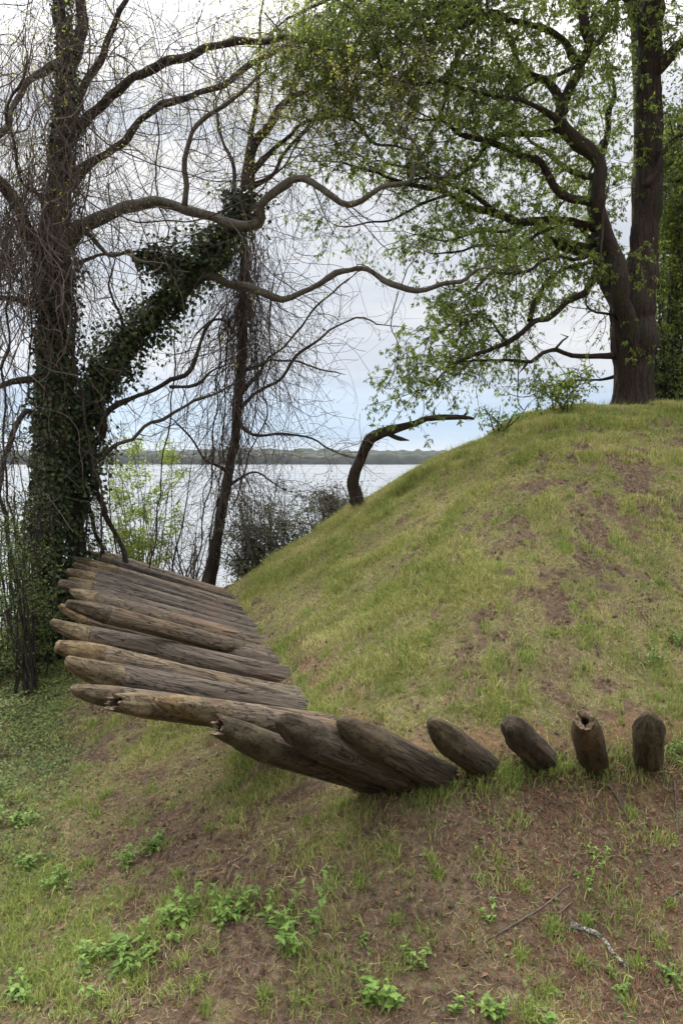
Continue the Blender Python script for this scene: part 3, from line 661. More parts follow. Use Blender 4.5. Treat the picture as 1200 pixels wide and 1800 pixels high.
WEEDS = [
    (545, 1612, .26, 3, 'upright bright weed on a reddish stem, beside bare soil low in the ditch', .07),
    (497, 1640, .20, 6, 'bushy bright green weed left of the upright reddish stemmed one', .06),
    (410, 1610, .19, 8, 'dense round clump of nettle like leaves below the middle of the log fan', .05),
    (318, 1625, .17, 8, 'broad low leafy clump left of the dense round nettle like one', .05),
    (268, 1500, .16, 6, 'leafy weed at the lower edge of the dry grass slope', .05),
    (225, 1518, .14, 5, 'small leafy weed just left of the one at the edge of the dry grass', .045),
    (205, 1712, .20, 6, 'wide weed with large pale leaves in the lower left', .065),
    (232, 1690, .16, 4, 'weed with pointed pale leaves touching the wide large leaved one', .065),
    (165, 1680, .12, 4, 'small weed at the left side of the wide large leaved one', .045),
    (38, 1755, .14, 3, 'small upright weed in the bottom left corner', .05),
    (105, 1560, .16, 6, 'soft grey green weed low on the left edge of the bare soil', .045),
    (60, 1525, .14, 5, 'small leafy weed among the long grass at the left edge', .045),
    (30, 1450, .16, 6, 'leafy weed in the dark ground cover at the left edge', .05),
    (680, 1772, .15, 4, 'rosette of bright leaves alone at the bottom centre', .07),
    (812, 1782, .10, 2, 'bright leafy weed at the bottom, right of the lone rosette', .065),
    (872, 1798, .13, 3, 'tall leafed weed cut by the bottom edge, right of centre', .065),
    (948, 1796, .09, 2, 'small bright weed at the bottom edge, last of the row to the right', .06),
    (1050, 1512, .10, 3, 'little bright green seedling below the log with the rotted hole', .045),
    (1037, 1560, .09, 3, 'smaller seedling just beneath the bright one on the right', .035),
    (862, 1615, .10, 3, 'small dull weed beside the long thin fallen stick', .04),
    (1095, 1740, .10, 3, 'leafy clump right of the bark covered stick', .045),
    (1172, 1725, .10, 3, 'leafy clump at the right edge near the bottom', .045),
    (735, 1695, .12, 5, 'low grey green weed on the bare soil left of the thin stick', .04),
    (635, 1650, .07, 3, 'low grey green weed in the centre of the lower bank', .04),
    (1150, 1170, .22, 7, 'large broad leafed weed above the rightmost log', .06),
    (1185, 1140, .18, 5, 'leafy weed at the right edge behind the large broad leafed one', .055),
    (455, 1112, .14, 3, 'sprig of green leaves lying over the log butts in the middle of the fan', .045),
    (1185, 1325, .16, 6, 'leafy weed at the foot of the rightmost log', .05),
]
for w_ in WEEDS: weed(w_[0], w_[1], w_[2], w_[3], w_[4], w_[5])

def ground_stick(pts, w, label, mat='twig', name='fallen_stick', lift=.02, seed=0, twigs=0):
    rows = []; r = np.random.default_rng(seed)
    for px, py in pts:
        p = hit(px, py); rows.append([p[0], p[1], p[2] + lift, w * .5])
    s = spline(rows, .04); s[:, 2] = np.maximum(s[:, 2], H(s[:, 0], s[:, 1]) + w * .35); s[:, :3] += r.normal(0, w * .07, (len(s), 3))
    s[:, 3] *= np.linspace(1, .6, len(s))
    tb = Tubes(); tb.add(s[:, :3], s[:, 3], 8, True, .4, seed)
    for k in range(twigs):
        i = r.integers(3, len(s) - 2); tb.add(walk(s[i, :3], [r.normal(), r.normal(), .25], .09, 4, .15, -.05, r), np.linspace(.0028, .0012, 5), 5)
    o = tb.build(name, M[mat]); tag(o, label, 'stick' if name == 'fallen_stick' else 'wood chip'); put(o, s[0, :3])
m_, nt_, b_, o_ = mat_new('lichen_bark'); p_ = poso(nt_); f_ = noise_n(nt_, p_, 60, 5, .7)
nt_.links.new(ramp(nt_, f_, [(.42, (.04, .035, .03)), (.5, (.14, .13, .10)), (.58, (.45, .45, .38))]), b_.inputs['Base Color']); bump(nt_, b_, f_, 1, .02); M['lichen'] = m_
ground_stick([(1003, 1632), (1030, 1640), (1058, 1655), (1075, 1682), (1100, 1704)], .034, 'thick crooked stick with pale lichen covered bark, lower right', 'lichen', seed=1, twigs=3)
ground_stick([(848, 1664), (900, 1632), (955, 1598), (1020, 1543)], .013, 'long thin straight stick lying diagonally on the lower bank', 'twig', seed=2)
ground_stick([(1064, 1378), (1080, 1402), (1092, 1425), (1104, 1450)], .012, 'thin stick slanting down below the log with the rotted hole', 'twig', seed=3, lift=.03)
ground_stick([(1184, 1380), (1187, 1430), (1190, 1480)], .012, 'thin reddish stick standing down the slope at the right edge', 'twig', seed=4, lift=.03)
ground_stick([(1165, 1590), (1195, 1570), (1140, 1600)][:2], .014, 'short twig at the right edge above the lichen covered stick', 'twig', seed=5)
ground_stick([(975, 1647), (990, 1655)], .022, 'short dark chunk of stick left of the lichen covered one', 'twig_dark', seed=6)
ground_stick([(722, 1412), (735, 1385), (747, 1366)], .014, 'pale grey stick leaning at the butts of the front logs', 'lichen', seed=7, lift=.06)
ground_stick([(980, 1612), (1005, 1592)], .013, 'short reddish twig beside the long thin straight stick', 'twig', seed=8)
def chip(px, py, s, label, mat, name, cat):
    p = hit(px, py); V, F = [], []; r = np.random.default_rng(int(px))
    big_leaf(V, F, p + [0, 0, .015], np.array([1, r.normal(0, .4), .3]), s, .5, np.array([0, -.5, 1.]), .5)
    o = mesh_np(name, V, np.array(F), M[mat]); tag(o, label, cat); put(o, p)
    md = o.modifiers.new('thick', 'SOLIDIFY'); md.thickness = .003
chip(1160, 1472, .11, 'curled dead brown leaf on the bank at the right edge', 'deadleaf', 'dead_leaf', 'dead leaf')
chip(735, 1508, .05, 'pale wood chip on the slope under the front logs', 'splinter', 'wood_chip', 'wood chip')
chip(250, 1596, .03, 'small pale dead leaf on bare soil left of the nettle like clump', 'splinter', 'dead_leaf', 'dead leaf')

# ------------------------------------------------------------------ trees
def gauss(px, py, L):
    s = 0
    for cx, cy, rx, ry, a in L: s = s + a * np.exp(-(((px - cx) / rx) ** 2 + ((py - cy) / ry) ** 2))
    return s
class Crown:
    """twigs and leaves grown from limb paths; keep(px, py, p) thins them where the tree is open"""
    def __init__(s, keep, leafkeep, seed, r2=.0028, r3=.0016):
        s.keep, s.lk = keep, leafkeep; s.rng = np.random.default_rng(seed); s.tw = Tubes(); s.lp = []; s.ld = []; s.r2 = r2; s.r3 = r3
    def twig(s, p, d, L, droop, lvl=3):
        r = s.rng; w = walk(p, d, L, 5, .22, droop, r); s.tw.add(w, np.linspace(s.r3 * 1.5, s.r3 * .8, 6), 3, False)
        return w
    def grow(s, path, f0=.2, f1=1.0, sp=.28, Lr=(.7, 1.5), r1=.010, sp2=.12, L2=(.25, .6), droop=-.02, droop2=-.05, nl=5, up=.15, wig=.2, tip=True):
        r = s.rng; pts = path[:, :3]; seg = np.linalg.norm(np.diff(pts, axis=0), axis=1); S = np.concatenate([[0], np.cumsum(seg)])
        q = f0 * S[-1]; starts = []
        while q < f1 * S[-1]:
            starts.append(q); q += sp * r.uniform(.5, 1.5)
        if tip: starts.append(S[-1] * .999)
        for q in starts:
            i = min(np.searchsorted(S, q), len(pts) - 2); i = max(i, 0); p = pts[i]; T = pts[min(i + 2, len(pts) - 1)] - pts[max(i - 1, 0)]; T = T / (np.linalg.norm(T) + 1e-9)
            a, b = proj(p)
            if r.uniform() > s.keep(a, b): continue
            d = perp_dir(T, r, .8); d[2] += up; L = r.uniform(*Lr)
            if q > .99 * S[-1]: d = T + r.normal(0, .2, 3)
            R0 = min(r1, max(.004, path[i, 3] * .5)); w = walk(p, d, L, 9, wig, droop, r)
            s.tw.add(w, np.linspace(R0, .0025, 10), 4, False)
            n2 = int(L / sp2)
            for k in range(n2):
                f = (k + r.uniform(.3, 1)) / n2 * 9; j = int(min(f, 8)); p2 = w[j] + (w[j + 1] - w[j]) * (f - j); a, b = proj(p2)
                if r.uniform() > s.keep(a, b): continue
                T2 = w[j + 1] - w[j]; T2 /= np.linalg.norm(T2) + 1e-9; L_ = r.uniform(*L2) * (1.1 - .5 * k / n2)
                w2 = s.twig(p2, perp_dir(T2, r, .9), L_, droop2)
                if r.uniform() < .6:
                    w3 = s.twig(w2[3], perp_dir(T2, r, .9), L_ * .6, droop2); s.leaves(w3, nl)
                s.leaves(w2, nl)
    def leaves(s, w, nl):
        r = s.rng; a, b = proj(w[-1]); pr = float(s.lk(a, b))
        for k in range(nl):
            if r.uniform() > pr: continue
            f = r.uniform(1.5, 4.99); j = int(f); p = w[j] + (w[j + 1] - w[j]) * (f - j)
            s.lp.append(p); s.ld.append(w[j + 1] - w[j])
        # terminal spray
        if r.uniform() < pr:
            for _ in range(2): s.lp.append(w[-1]); s.ld.append(w[-1] - w[-2])
    def finish(s, par, twmat, lmat, size, width, mode, curl=.3):
        r = s.rng
        o = s.tw.build('twigs', M[twmat]); adopt(o, par) if o else None
        if not s.lp: return
        p = np.array(s.lp); d = np.array(s.ld); d /= np.linalg.norm(d, axis=1)[:, None] + 1e-9; n = len(p)
        if mode == 'hang':   # whorls of young leaves that dangle
            m = 3; p = np.repeat(p, m, 0); d = np.repeat(d, m, 0) * .5 + r.normal(0, .55, (n * m, 3)); d[:, 2] -= .75
        else:
            m = 2; p = np.repeat(p, m, 0); d = np.repeat(d, m, 0) * .4 + r.normal(0, .7, (n * m, 3))
        p = p + r.normal(0, .012, p.shape)
        S = r.uniform(*size, len(p)) * r.choice([1, .7], len(p))
        V, F = leaf_mesh(p, d, S, width, curl, r); print('leaves', len(p))
        adopt(mesh_np('foliage', V, F, M[lmat]), par)
def limb(par, path, mat, name='limb', k=10, knot=.25, seed=0):
    rr = path[:, 3].copy(); n = len(rr); m = max(3, n // 5)
    if path[-1, 3] < .1: rr[-m:] = rr[-m:] * np.linspace(1, .35, m)
    tb = Tubes(); tb.add(path[:, :3], rr, max(k, 12) if name == 'limb' else max(k * 3, 60), True, knot * 1.25, seed, .11); o = tb.build(name, M[mat]); adopt(o, par); return o
def wiggle(path, amp, seed):
    p = path.copy(); s = np.arange(len(p)) * .1
    kn = np.random.default_rng(seed + 1000); kx = np.arange(0, s[-1] + .6, .27)
    for c in range(3): p[:, c] += np.interp(s + kn.uniform(0, .2), kx, kn.normal(0, 1, len(kx))) * amp * .9 * np.minimum(1, s / .4)
    for c in range(3): p[:, c] += 1.5 * amp * (fbm(s * 2.2, 0 * s + c * 7, 0, seed, 4) - .5) * 2 * np.minimum(1, s / .4)
    p[:, 3] *= .94 + .2 * (noise3(s * 5, 0, 0, seed + 5) - .5)
    return p
def extend(path, L, droop, seed, up=None):
    r = np.random.default_rng(seed); T = path[-1, :3] - path[-4, :3]; w = walk(path[-1, :3], T, L, 10, .1, droop, r)
    e = np.hstack([w[1:], np.linspace(path[-1, 3], .006, 10)[:, None]]); return np.vstack([path, e])

# --- left tree with ivy
def left_tree():
    tk = [(66, 1200, 92), (72, 1080, 84), (82, 950, 78), (92, 800, 74), (97, 650, 72), (97, 520, 72), (98, 440, 70), (105, 340, 62), (112, 240, 50), (118, 165, 44), (115, 80, 32), (108, 0, 28), (100, -120, 24), (112, -260, 16), (105, -380, 8)]
    tr = limb_path(tk, 10.9, 11.0); base = tr[0, :3].copy(); base[2] = float(H(base[0], base[1])); tr[0, 2] = base[2] - .15
    tr[:, 3] *= .92; tr[:4, 3] *= np.linspace(1.25, 1, 4)
    o = empty('ivy_clad_tree', base, 'tall left tree, its dark trunk wrapped in ivy and tangled in bare vines', 'tree')
    limb(o, wiggle(tr, .03, 1), 'bark_left', 'trunk', 20, .28, 3)
    L = [  # spec, t0, t1, material
        ([(95, 500, 30), (112, 452, 40), (148, 407, 36), (185, 380, 30), (250, 360, 25), (305, 364, 23), (360, 378, 22), (405, 396, 21), (450, 397, 21), (462, 372, 20), (475, 345, 19), (500, 322, 18), (525, 313, 16), (560, 328, 15), (590, 346, 15), (612, 358, 15), (640, 352, 13), (690, 325, 11), (720, 318, 11), (728, 290, 9), (742, 272, 9), (725, 240, 7), (705, 215, 6), (700, 180, 4)], 10.9, 9.6, 'bark_grey'),
        ([(325, 362, 13), (330, 300, 12), (338, 250, 12), (352, 225, 11), (382, 195, 10), (410, 175, 10), (432, 163, 8), (460, 140, 5), (500, 120, 4)], 10.4, 10.0, 'bark_grey'),
        ([(120, 250, 34), (155, 208, 24), (200, 170, 20), (240, 138, 19), (300, 107, 18), (350, 88, 17), (400, 72, 16), (450, 68, 15), (510, 68, 12), (560, 80, 8), (620, 95, 5)], 11.0, 9.8, 'bark_left'),
        ([(118, 330, 34), (145, 295, 24), (200, 258, 18), (250, 215, 16), (300, 186, 16), (350, 160, 14), (400, 143, 13), (430, 122, 13), (480, 92, 12), (520, 74, 9), (570, 50, 6), (640, 40, 4)], 11.0, 11.8, 'bark_left'),
        ([(115, 130, 34), (132, 80, 28), (140, 30, 24), (140, -60, 18), (150, -160, 12), (165, -260, 6)], 11.0, 11.2, 'bark_left'),
        ([(118, 130, 30), (100, 112, 22), (65, 133, 16), (32, 180, 14), (12, 222, 13), (-20, 260, 10), (-70, 280, 6)], 11.0, 10.4, 'bark_grey'),
        ([(122, 200, 26), (165, 125, 15), (190, 70, 14), (215, 25, 13), (240, -30, 10), (280, -120, 6)], 11.0, 10.6, 'bark_left'),
        ([(85, 470, 44), (55, 410, 34), (30, 360, 30), (0, 322, 26), (-50, 280, 18), (-120, 250, 8)], 10.9, 10.2, 'bark_left'),
        ([(80, 545, 24), (50, 530, 17), (20, 522, 14), (-30, 530, 9)], 10.9, 10.4, 'bark_left'),
        ([(82, 650, 24), (55, 663, 17), (25, 672, 14), (-10, 690, 10)], 10.9, 10.2, 'bark_left'),
        ([(80, 740, 22), (45, 720, 14), (30, 740, 12), (10, 780, 12), (0, 850, 10), (20, 960, 9), (50, 1060, 7)], 10.9, 9.9, 'bark_left'),
        ([(60, 1070, 20), (30, 1065, 11), (-10, 1085, 9)], 10.9, 10.3, 'bark_left'),
        ([(98, 440, 16), (65, 350, 9), (38, 330, 7), (20, 200, 7), (45, 130, 6), (30, 60, 4)], 10.8, 10.0, 'bark_left'),
        ([(140, 395, 12), (190, 440, 9), (230, 435, 8), (245, 458, 7), (300, 470, 4)], 10.9, 10.3, 'bark_grey'),
        ([(130, 465, 12), (165, 455, 8), (200, 438, 7), (280, 437, 5), (330, 430, 3)], 10.9, 11.4, 'bark_grey'),
    ]
    paths = []
    for i, (sp, a, b, mt) in enumerate(L):
        pth = wiggle(limb_path(sp, a, b, .06, i), .032, 20 + i); limb(o, pth, mt, 'limb', 10, .3, i); paths.append(pth)
    keep = lambda a, b: np.clip(.9 - .5 * (b > 420) - gauss(a, b, [(640, 480, 130, 130, .9)]), .0, 1)
    lk = lambda a, b: np.clip(.27 + gauss(a, b, [(560, 60, 160, 130, .8), (640, 180, 120, 90, .5), (40, 270, 60, 60, .5)]), 0, .9)
    c = Crown(keep, lk, 5)
    for i, pth in enumerate(paths):
        c.grow(pth, .12, 1, .12 if i not in (0, 1) else .26, (.6, 1.7), .009, .09, (.25, .7), -.02, -.05, 3, .1)
    c.grow(tr[len(tr) // 2:], 0, 1, .1, (.6, 1.9), .009, .1, (.25, .7), -.02, -.05, 3)
    c.finish(o, 'twig', 'springleaf', (.016, .036), .6, 'any')
    return tr, paths
LT_TRUNK, LT_LIMBS = left_tree()

# --- leaning tree swallowed by ivy, arching up to the right
def leaning_tree():
    tk = [(118, 1190, 52), (128, 1060, 44), (135, 920, 40), (145, 800, 40), (158, 700, 44), (200, 630, 42), (245, 580, 40), (290, 530, 36), (335, 480, 34), (378, 430, 32), (412, 380, 28), (432, 330, 24), (440, 290, 22), (452, 250, 20), (472, 218, 18), (500, 178, 16), (530, 160, 15), (570, 142, 15), (600, 130, 11), (650, 128, 9), (700, 140, 6)]
    tr = limb_path(tk, 11.5, 11.3); base = tr[0, :3].copy(); base[2] = float(H(base[0], base[1])); tr[0, 2] = base[2] - .15
    o = empty('leaning_tree', base, 'leaning tree beside the tall ivy trunk, its slanting stem buried in dark ivy', 'tree')
    limb(o, wiggle(tr, .03, 2), 'bark_left', 'trunk', 14, .25, 8)
    L = [
        ([(345, 480, 24), (385, 490, 20), (425, 498, 17), (455, 512, 16), (500, 526, 15), (530, 516, 14), (560, 500, 14), (600, 475, 13), (625, 468, 13), (650, 475, 13), (690, 503, 13), (715, 511, 13), (745, 509, 12), (785, 494, 11), (815, 493, 11), (830, 485, 10), (850, 478, 8), (880, 480, 6), (910, 470, 4)], 11.2, 10.4, 'bark_grey'),
        ([(158, 790, 20), (180, 760, 16), (190, 730, 14), (210, 710, 13), (250, 692, 12), (300, 673, 11), (338, 642, 10), (352, 610, 8), (360, 580, 7), (388, 545, 5), (420, 520, 4)], 11.5, 10.8, 'bark_left'),
        ([(160, 820, 18), (200, 790, 10), (235, 770, 9), (280, 745, 8), (330, 712, 7), (385, 690, 6), (430, 660, 4)], 11.5, 12.2, 'bark_grey'),
        ([(300, 680, 9), (330, 682, 8), (355, 668, 7), (372, 645, 5), (400, 640, 4)], 11.0, 10.6, 'bark_left'),
        ([(150, 800, 22), (172, 860, 14), (188, 905, 13), (205, 950, 12), (220, 990, 12), (226, 1060, 11), (225, 1180, 10)], 11.4, 11.9, 'bark_left'),
        ([(148, 860, 16), (165, 925, 10), (178, 970, 9), (186, 1010, 8), (190, 1150, 8)], 11.5, 12.2, 'bark_left'),
        ([(412, 390, 18), (420, 320, 9), (395, 250, 8), (385, 210, 6), (375, 150, 4)], 11.3, 11.8, 'bark_grey'),
        ([(445, 300, 16), (500, 250, 9), (530, 220, 8), (560, 205, 7), (600, 200, 6), (640, 215, 4)], 11.3, 10.6, 'bark_left'),
        ([(440, 330, 16), (480, 300, 8), (520, 240, 8), (555, 200, 6), (590, 190, 4)], 11.3, 12, 'bark_left'),
        ([(570, 145, 12), (575, 170, 8), (600, 200, 7), (640, 235, 7), (680, 258, 6), (740, 262, 4)], 11.3, 11, 'bark_grey'),
        ([(220, 610, 16), (215, 560, 6), (200, 500, 5), (215, 440, 3)], 11.4, 11, 'bark_left'),
    ]
    paths = []
    for i, (sp, a, b, mt) in enumerate(L):
        pth = wiggle(limb_path(sp, a, b, .05, i), .032, 50 + i); limb(o, pth, mt, 'limb', 10, .3, i + 40); paths.append(pth)
    keep = lambda a, b: np.clip(.75 - gauss(a, b, [(700, 440, 90, 70, .7), (560, 640, 120, 60, .25)]) - .2 * (b > 700), .0, 1)
    lk = lambda a, b: np.clip(.10 + gauss(a, b, [(600, 100, 130, 110, .9), (560, 540, 90, 70, .25), (620, 620, 90, 80, .2), (680, 200, 100, 80, .6)]), 0, .9)
    c = Crown(keep, lk, 9)
    for i, pth in enumerate(paths): c.grow(pth, .15, 1, .26, (.5, 1.4), .008, .11, (.25, .65), -.02, -.06, 3, .05)
    c.grow(tr[int(len(tr) * .62):], 0, 1, .15, (.6, 1.5), .009, .1, (.25, .7), -.02, -.06, 4)
    c.finish(o, 'twig_dark', 'springleaf', (.02, .042), .6, 'any')
    return tr, paths
LN_TRUNK, LN_LIMBS = leaning_tree()

# --- slim trunk hung with vines, beyond the end of the bank
def vine_trunk():
    tk = [(362, 1100, 34), (368, 1020, 32), (378, 960, 26), (390, 890, 23), (402, 830, 22), (413, 760, 22), (420, 690, 21), (426, 620, 20), (430, 540, 19), (431, 460, 18), (430, 400, 16), (428, 330, 14), (440, 240, 11), (455, 140, 9), (460, 30, 7), (470, -100, 4)]
    tr = limb_path(tk, 13.3, 12.6); base = tr[0, :3].copy(); base[2] = float(H(base[0], base[1])); tr[0, 2] = base[2] - .3
    o = empty('slim_tree', base, 'slim straight tree hung with bare brown vines behind the end of the bank', 'tree')
    limb(o, wiggle(tr, .012, 3), 'bark_left', 'trunk', 12, .3, 12)
    L = [([(420, 720, 12), (440, 700, 8), (470, 680, 7), (500, 660, 7), (530, 618, 7), (560, 597, 6), (590, 575, 5), (640, 560, 4), (700, 580, 3)], 13.0, 12.0, 'bark_grey'),
         ([(418, 745, 10), (455, 768, 6), (500, 765, 6), (545, 770, 5), (580, 790, 4), (620, 808, 3)], 13.0, 12.4, 'bark_left'),
         ([(430, 650, 10), (480, 637, 5), (520, 636, 5), (560, 650, 4), (610, 660, 3)], 12.9, 13.6, 'bark_grey'),
         ([(425, 690, 10), (470, 640, 6), (500, 610, 5), (540, 560, 5), (600, 500, 4), (630, 470, 3)], 12.9, 12.0, 'bark_grey'),
         ([(400, 830, 9), (360, 800, 5), (330, 770, 5), (300, 735, 4)], 13.1, 12.4, 'bark_left'),
         ([(425, 600, 9), (390, 560, 6), (350, 575, 5), (330, 620, 4)], 12.9, 12.5, 'bark_left'),
         ([(395, 860, 8), (440, 830, 5), (470, 845, 4), (500, 860, 3)], 13.1, 12.6, 'bark_left')]
    keep = lambda a, b: .85
    lk = lambda a, b: np.clip(.14 + gauss(a, b, [(560, 700, 120, 120, .12)]), 0, .9)
    c = Crown(keep, lk, 13)
    for i, (sp, a, b, mt) in enumerate(L):
        pth = wiggle(limb_path(sp, a, b, .05, i), .03, 80 + i); limb(o, pth, mt, 'limb', 8, .2, i + 70)
        c.grow(pth, .1, 1, .2, (.5, 1.3), .006, .12, (.25, .6), -.02, -.06, 3, 0)
    c.grow(tr[20:], .0, 1, .3, (.4, 1.3), .006, .12, (.25, .6), -.03, -.06, 3, 0)
    c.finish(o, 'twig_dark', 'shrubleaf', (.02, .045), .5, 'any')
    return tr
VT = vine_trunk()

# --- big forked tree on top of the bank
def right_tree():
    tk = [(1112, 735, 98), (1112, 700, 88), (1112, 660, 82), (1112, 600, 84), (1112, 550, 84), (1118, 510, 76), (1128, 460, 62), (1134, 400, 56), (1137, 330, 52), (1139, 250, 50), (1140, 170, 48), (1142, 100, 44), (1145, 30, 42), (1150, -80, 34), (1140, -200, 24), (1150, -330, 12)]
    tr = limb_path(tk, 12.6, 12.4); tr[:, 3] *= 1.12; base = tr[0, :3].copy(); base[2] = float(H(base[0], base[1])); tr[0, 2] = base[2] - .2
    o = empty('forked_tree', base, 'big dark forked tree standing on top of the grassy bank', 'tree')
    limb(o, wiggle(tr, .02, 4), 'bark_right', 'trunk', 28, .09, 31)
    L = [
        ([(1116, 640, 16), (1108, 590, 36), (1098, 535, 50), (1090, 495, 47), (1078, 450, 40), (1062, 400, 36), (1050, 350, 34), (1050, 300, 36), (1032, 265, 40), (1000, 240, 36), (985, 210, 30), (998, 170, 26), (1018, 120, 24), (1036, 85, 25), (1026, 50, 26), (1020, 10, 26), (1015, -60, 20), (1030, -160, 12)], 12.3, 11.6, 'bark_right'),
        ([(1116, 660, 16), (1106, 610, 44), (1088, 545, 60), (1070, 492, 54), (1058, 465, 50), (1048, 425, 40), (1046, 380, 32), (1042, 330, 24), (1060, 260, 18), (1075, 180, 14), (1070, 90, 10)], 12.7, 13.2, 'bark_right'),
        ([(1065, 425, 36), (1030, 438, 34), (1000, 440, 32), (980, 430, 28), (973, 418, 22)], 12.7, 12.4, 'bark_right'),
        ([(1055, 360, 24), (1000, 345, 20), (975, 320, 19), (950, 285, 18), (920, 272, 17), (880, 258, 15), (840, 240, 13), (815, 230, 11), (780, 215, 8), (740, 210, 6), (690, 200, 4)], 12.2, 11.2, 'bark_right'),
        ([(1050, 400, 26), (1000, 395, 20), (950, 388, 20), (905, 385, 19), (870, 372, 18), (835, 365, 15), (790, 348, 13), (750, 330, 12), (715, 322, 9), (660, 300, 8), (600, 285, 6), (540, 280, 4)], 12.5, 11.6, 'bark_right'),
        ([(870, 372, 14), (830, 345, 12), (790, 328, 11), (750, 305, 10), (700, 290, 7), (640, 292, 4)], 11.9, 12.6, 'bark_right'),
        ([(1012, 110, 26), (985, 72, 18), (945, 46, 15), (900, 32, 13), (850, 30, 11), (800, 50, 8), (740, 60, 5)], 11.8, 10.8, 'bark_right'),
        ([(990, 200, 26), (965, 148, 20), (930, 128, 16), (910, 100, 14), (895, 70, 12), (860, 20, 8), (850, -60, 5)], 11.8, 12.6, 'bark_right'),
        ([(1055, 470, 24), (1040, 495, 18), (1015, 520, 17), (985, 545, 15), (955, 562, 14), (930, 568, 14), (905, 590, 12), (870, 608, 11), (840, 618, 10), (800, 640, 8), (770, 665, 6), (740, 690, 4)], 12.5, 11.4, 'bark_right'),
        ([(930, 565, 14), (942, 520, 10), (960, 488, 9), (1000, 470, 9), (1040, 455, 14)], 11.9, 12.5, 'bark_right'),
        ([(1082, 626, 20), (1050, 626, 14), (1010, 622, 12), (985, 613, 12), (955, 620, 11), (930, 632, 10), (890, 632, 7), (840, 630, 6), (800, 640, 5), (760, 650, 3)], 12.6, 11.9, 'bark_right'),
        ([(975, 614, 7), (988, 600, 5), (995, 592, 4), (985, 588, 3)], 12.1, 12.1, 'bark_right'),
        ([(928, 632, 8), (920, 648, 5), (915, 655, 3)], 12, 11.9, 'bark_right'),
        ([(1095, 570, 10), (1070, 555, 6), (1040, 548, 6), (1028, 535, 5), (1030, 515, 4)], 12.4, 12.0, 'bark_right'),
        ([(1050, 440, 18), (1010, 455, 10), (960, 458, 9), (905, 478, 8), (860, 484, 7), (830, 510, 5), (790, 540, 4)], 12.3, 11.0, 'bark_right'),
        ([(890, 600, 9), (860, 570, 6), (820, 560, 6), (790, 575, 5), (740, 600, 4)], 11.7, 11.0, 'bark_right'),
        ([(1145, 130, 34), (1170, 110, 26), (1195, 85, 22), (1230, 40, 16), (1270, -40, 8)], 12.4, 12.0, 'bark_right'),
        ([(1135, 330, 26), (1165, 270, 14), (1190, 240, 12), (1240, 220, 8)], 12.4, 12.0, 'bark_right'),
        ([(1030, 90, 20), (1060, 60, 12), (1080, 20, 10), (1090, -60, 6)], 11.8, 12.4, 'bark_right'),
        ([(985, 215, 20), (930, 180, 10), (870, 165, 9), (800, 150, 8), (730, 140, 7), (660, 130, 5), (600, 120, 3)], 11.6, 10.2, 'bark_right'),
        ([(900, 40, 12), (830, 10, 9), (760, 10, 8), (690, 30, 7), (620, 40, 5), (560, 40, 3)], 11.4, 10.0, 'bark_right'),
        ([(1140, 60, 20), (1080, -20, 14), (980, -50, 11), (860, -50, 9), (740, -40, 7), (620, -50, 4)], 12.2, 10.6, 'bark_right'),
        ([(1060, 440, 16), (1010, 400, 8), (960, 410, 8), (900, 430, 7), (850, 430, 6), (790, 440, 5), (730, 430, 3)], 12.5, 12.2, 'bark_right'),
        ([(940, 385, 12), (890, 400, 8), (840, 410, 7), (780, 415, 6), (720, 405, 4)], 12.3, 13.0, 'bark_right'),
        ([(1105, 655, 14), (1060, 668, 7), (1020, 664, 6), (980, 668, 5), (945, 680, 3)], 12.8, 12.6, 'bark_right'),
    ]
    keep = lambda a, b: float(np.clip(1 - gauss(a, b, [(1010, 640, 80, 60, .8), (680, 440, 60, 60, .5), (640, 350, 90, 30, .5), (900, 700, 120, 40, .5)]) + .9 * gauss(a, b, [(990, 672, 60, 16, 1)]), 0, 1))
    lk = lambda a, b: float(np.clip(.82 - gauss(a, b, [(1000, 600, 70, 60, .9), (900, 690, 150, 40, .6), (660, 370, 110, 50, .7), (1010, 130, 60, 80, .25), (560, 520, 100, 200, .5)]) + .9 * gauss(a, b, [(990, 672, 70, 16, 1)]), 0.02, 1))
    c = Crown(keep, lk, 21); c2 = Crown(keep, lambda a, b: float(np.clip(gauss(a, b, [(640, 60, 260, 150, 1.1)]), 0, 1)), 22)
    PTH = []
    for i, (sp, a, b, mt) in enumerate(L):
        pth = wiggle(limb_path(sp, a, b, .06, i), .034, 120 + i); pth[:, 3] *= .84 if i < 2 else .92; limb(o, pth, mt, 'limb', 24 if i < 4 else 12, .13 if i < 2 else .28, i + 90); PTH.append(pth)
        if i in (2, 11, 12): continue
        f0 = .42 if i in (0, 1, 8, 10) else .12
        c.grow(pth, f0, 1, .135, (.5, 1.4), .008, .10, (.2, .5), -.03, -.09, 5, .1)
        if i in (19, 20, 21): c.grow(pth, .1, 1, .13, (.5, 1.6), .008, .10, (.25, .6), -.02, -.06, 4, .1)
    c.grow(tr[45:], .1, 1, .10, (.5, 1.8), .008, .12, (.2, .5), -.03, -.09, 5)
    r = np.random.default_rng(500)
    for k in range(11):   # further limbs behind and in front of the ones that can be traced
        src = [tr, tr, PTH[0], PTH[0], PTH[1], PTH[4], PTH[3]][k % 7]; i = int(len(src) * r.uniform(.42 if k % 7 < 2 else .25, .95)); T = r.normal(0, 1, 3) * [1, 1, .35]; T[2] += .25; T[1] = abs(T[1]) if k % 3 else T[1]
        if k % 2 and T[0] > 0: T[0] *= -1
        w = walk(src[i, :3], T, r.uniform(1.4, 3.2), 18, .13, -.012, r); pt = np.hstack([w, np.linspace(min(.055, src[i, 3] * .6), .008, 19)[:, None]])
        limb(o, pt, 'bark_right', 'limb', 8, .2, 300 + k); c.grow(pt, .15, 1, .15, (.5, 1.3), .008, .11, (.2, .5), -.03, -.09, 5, .1)
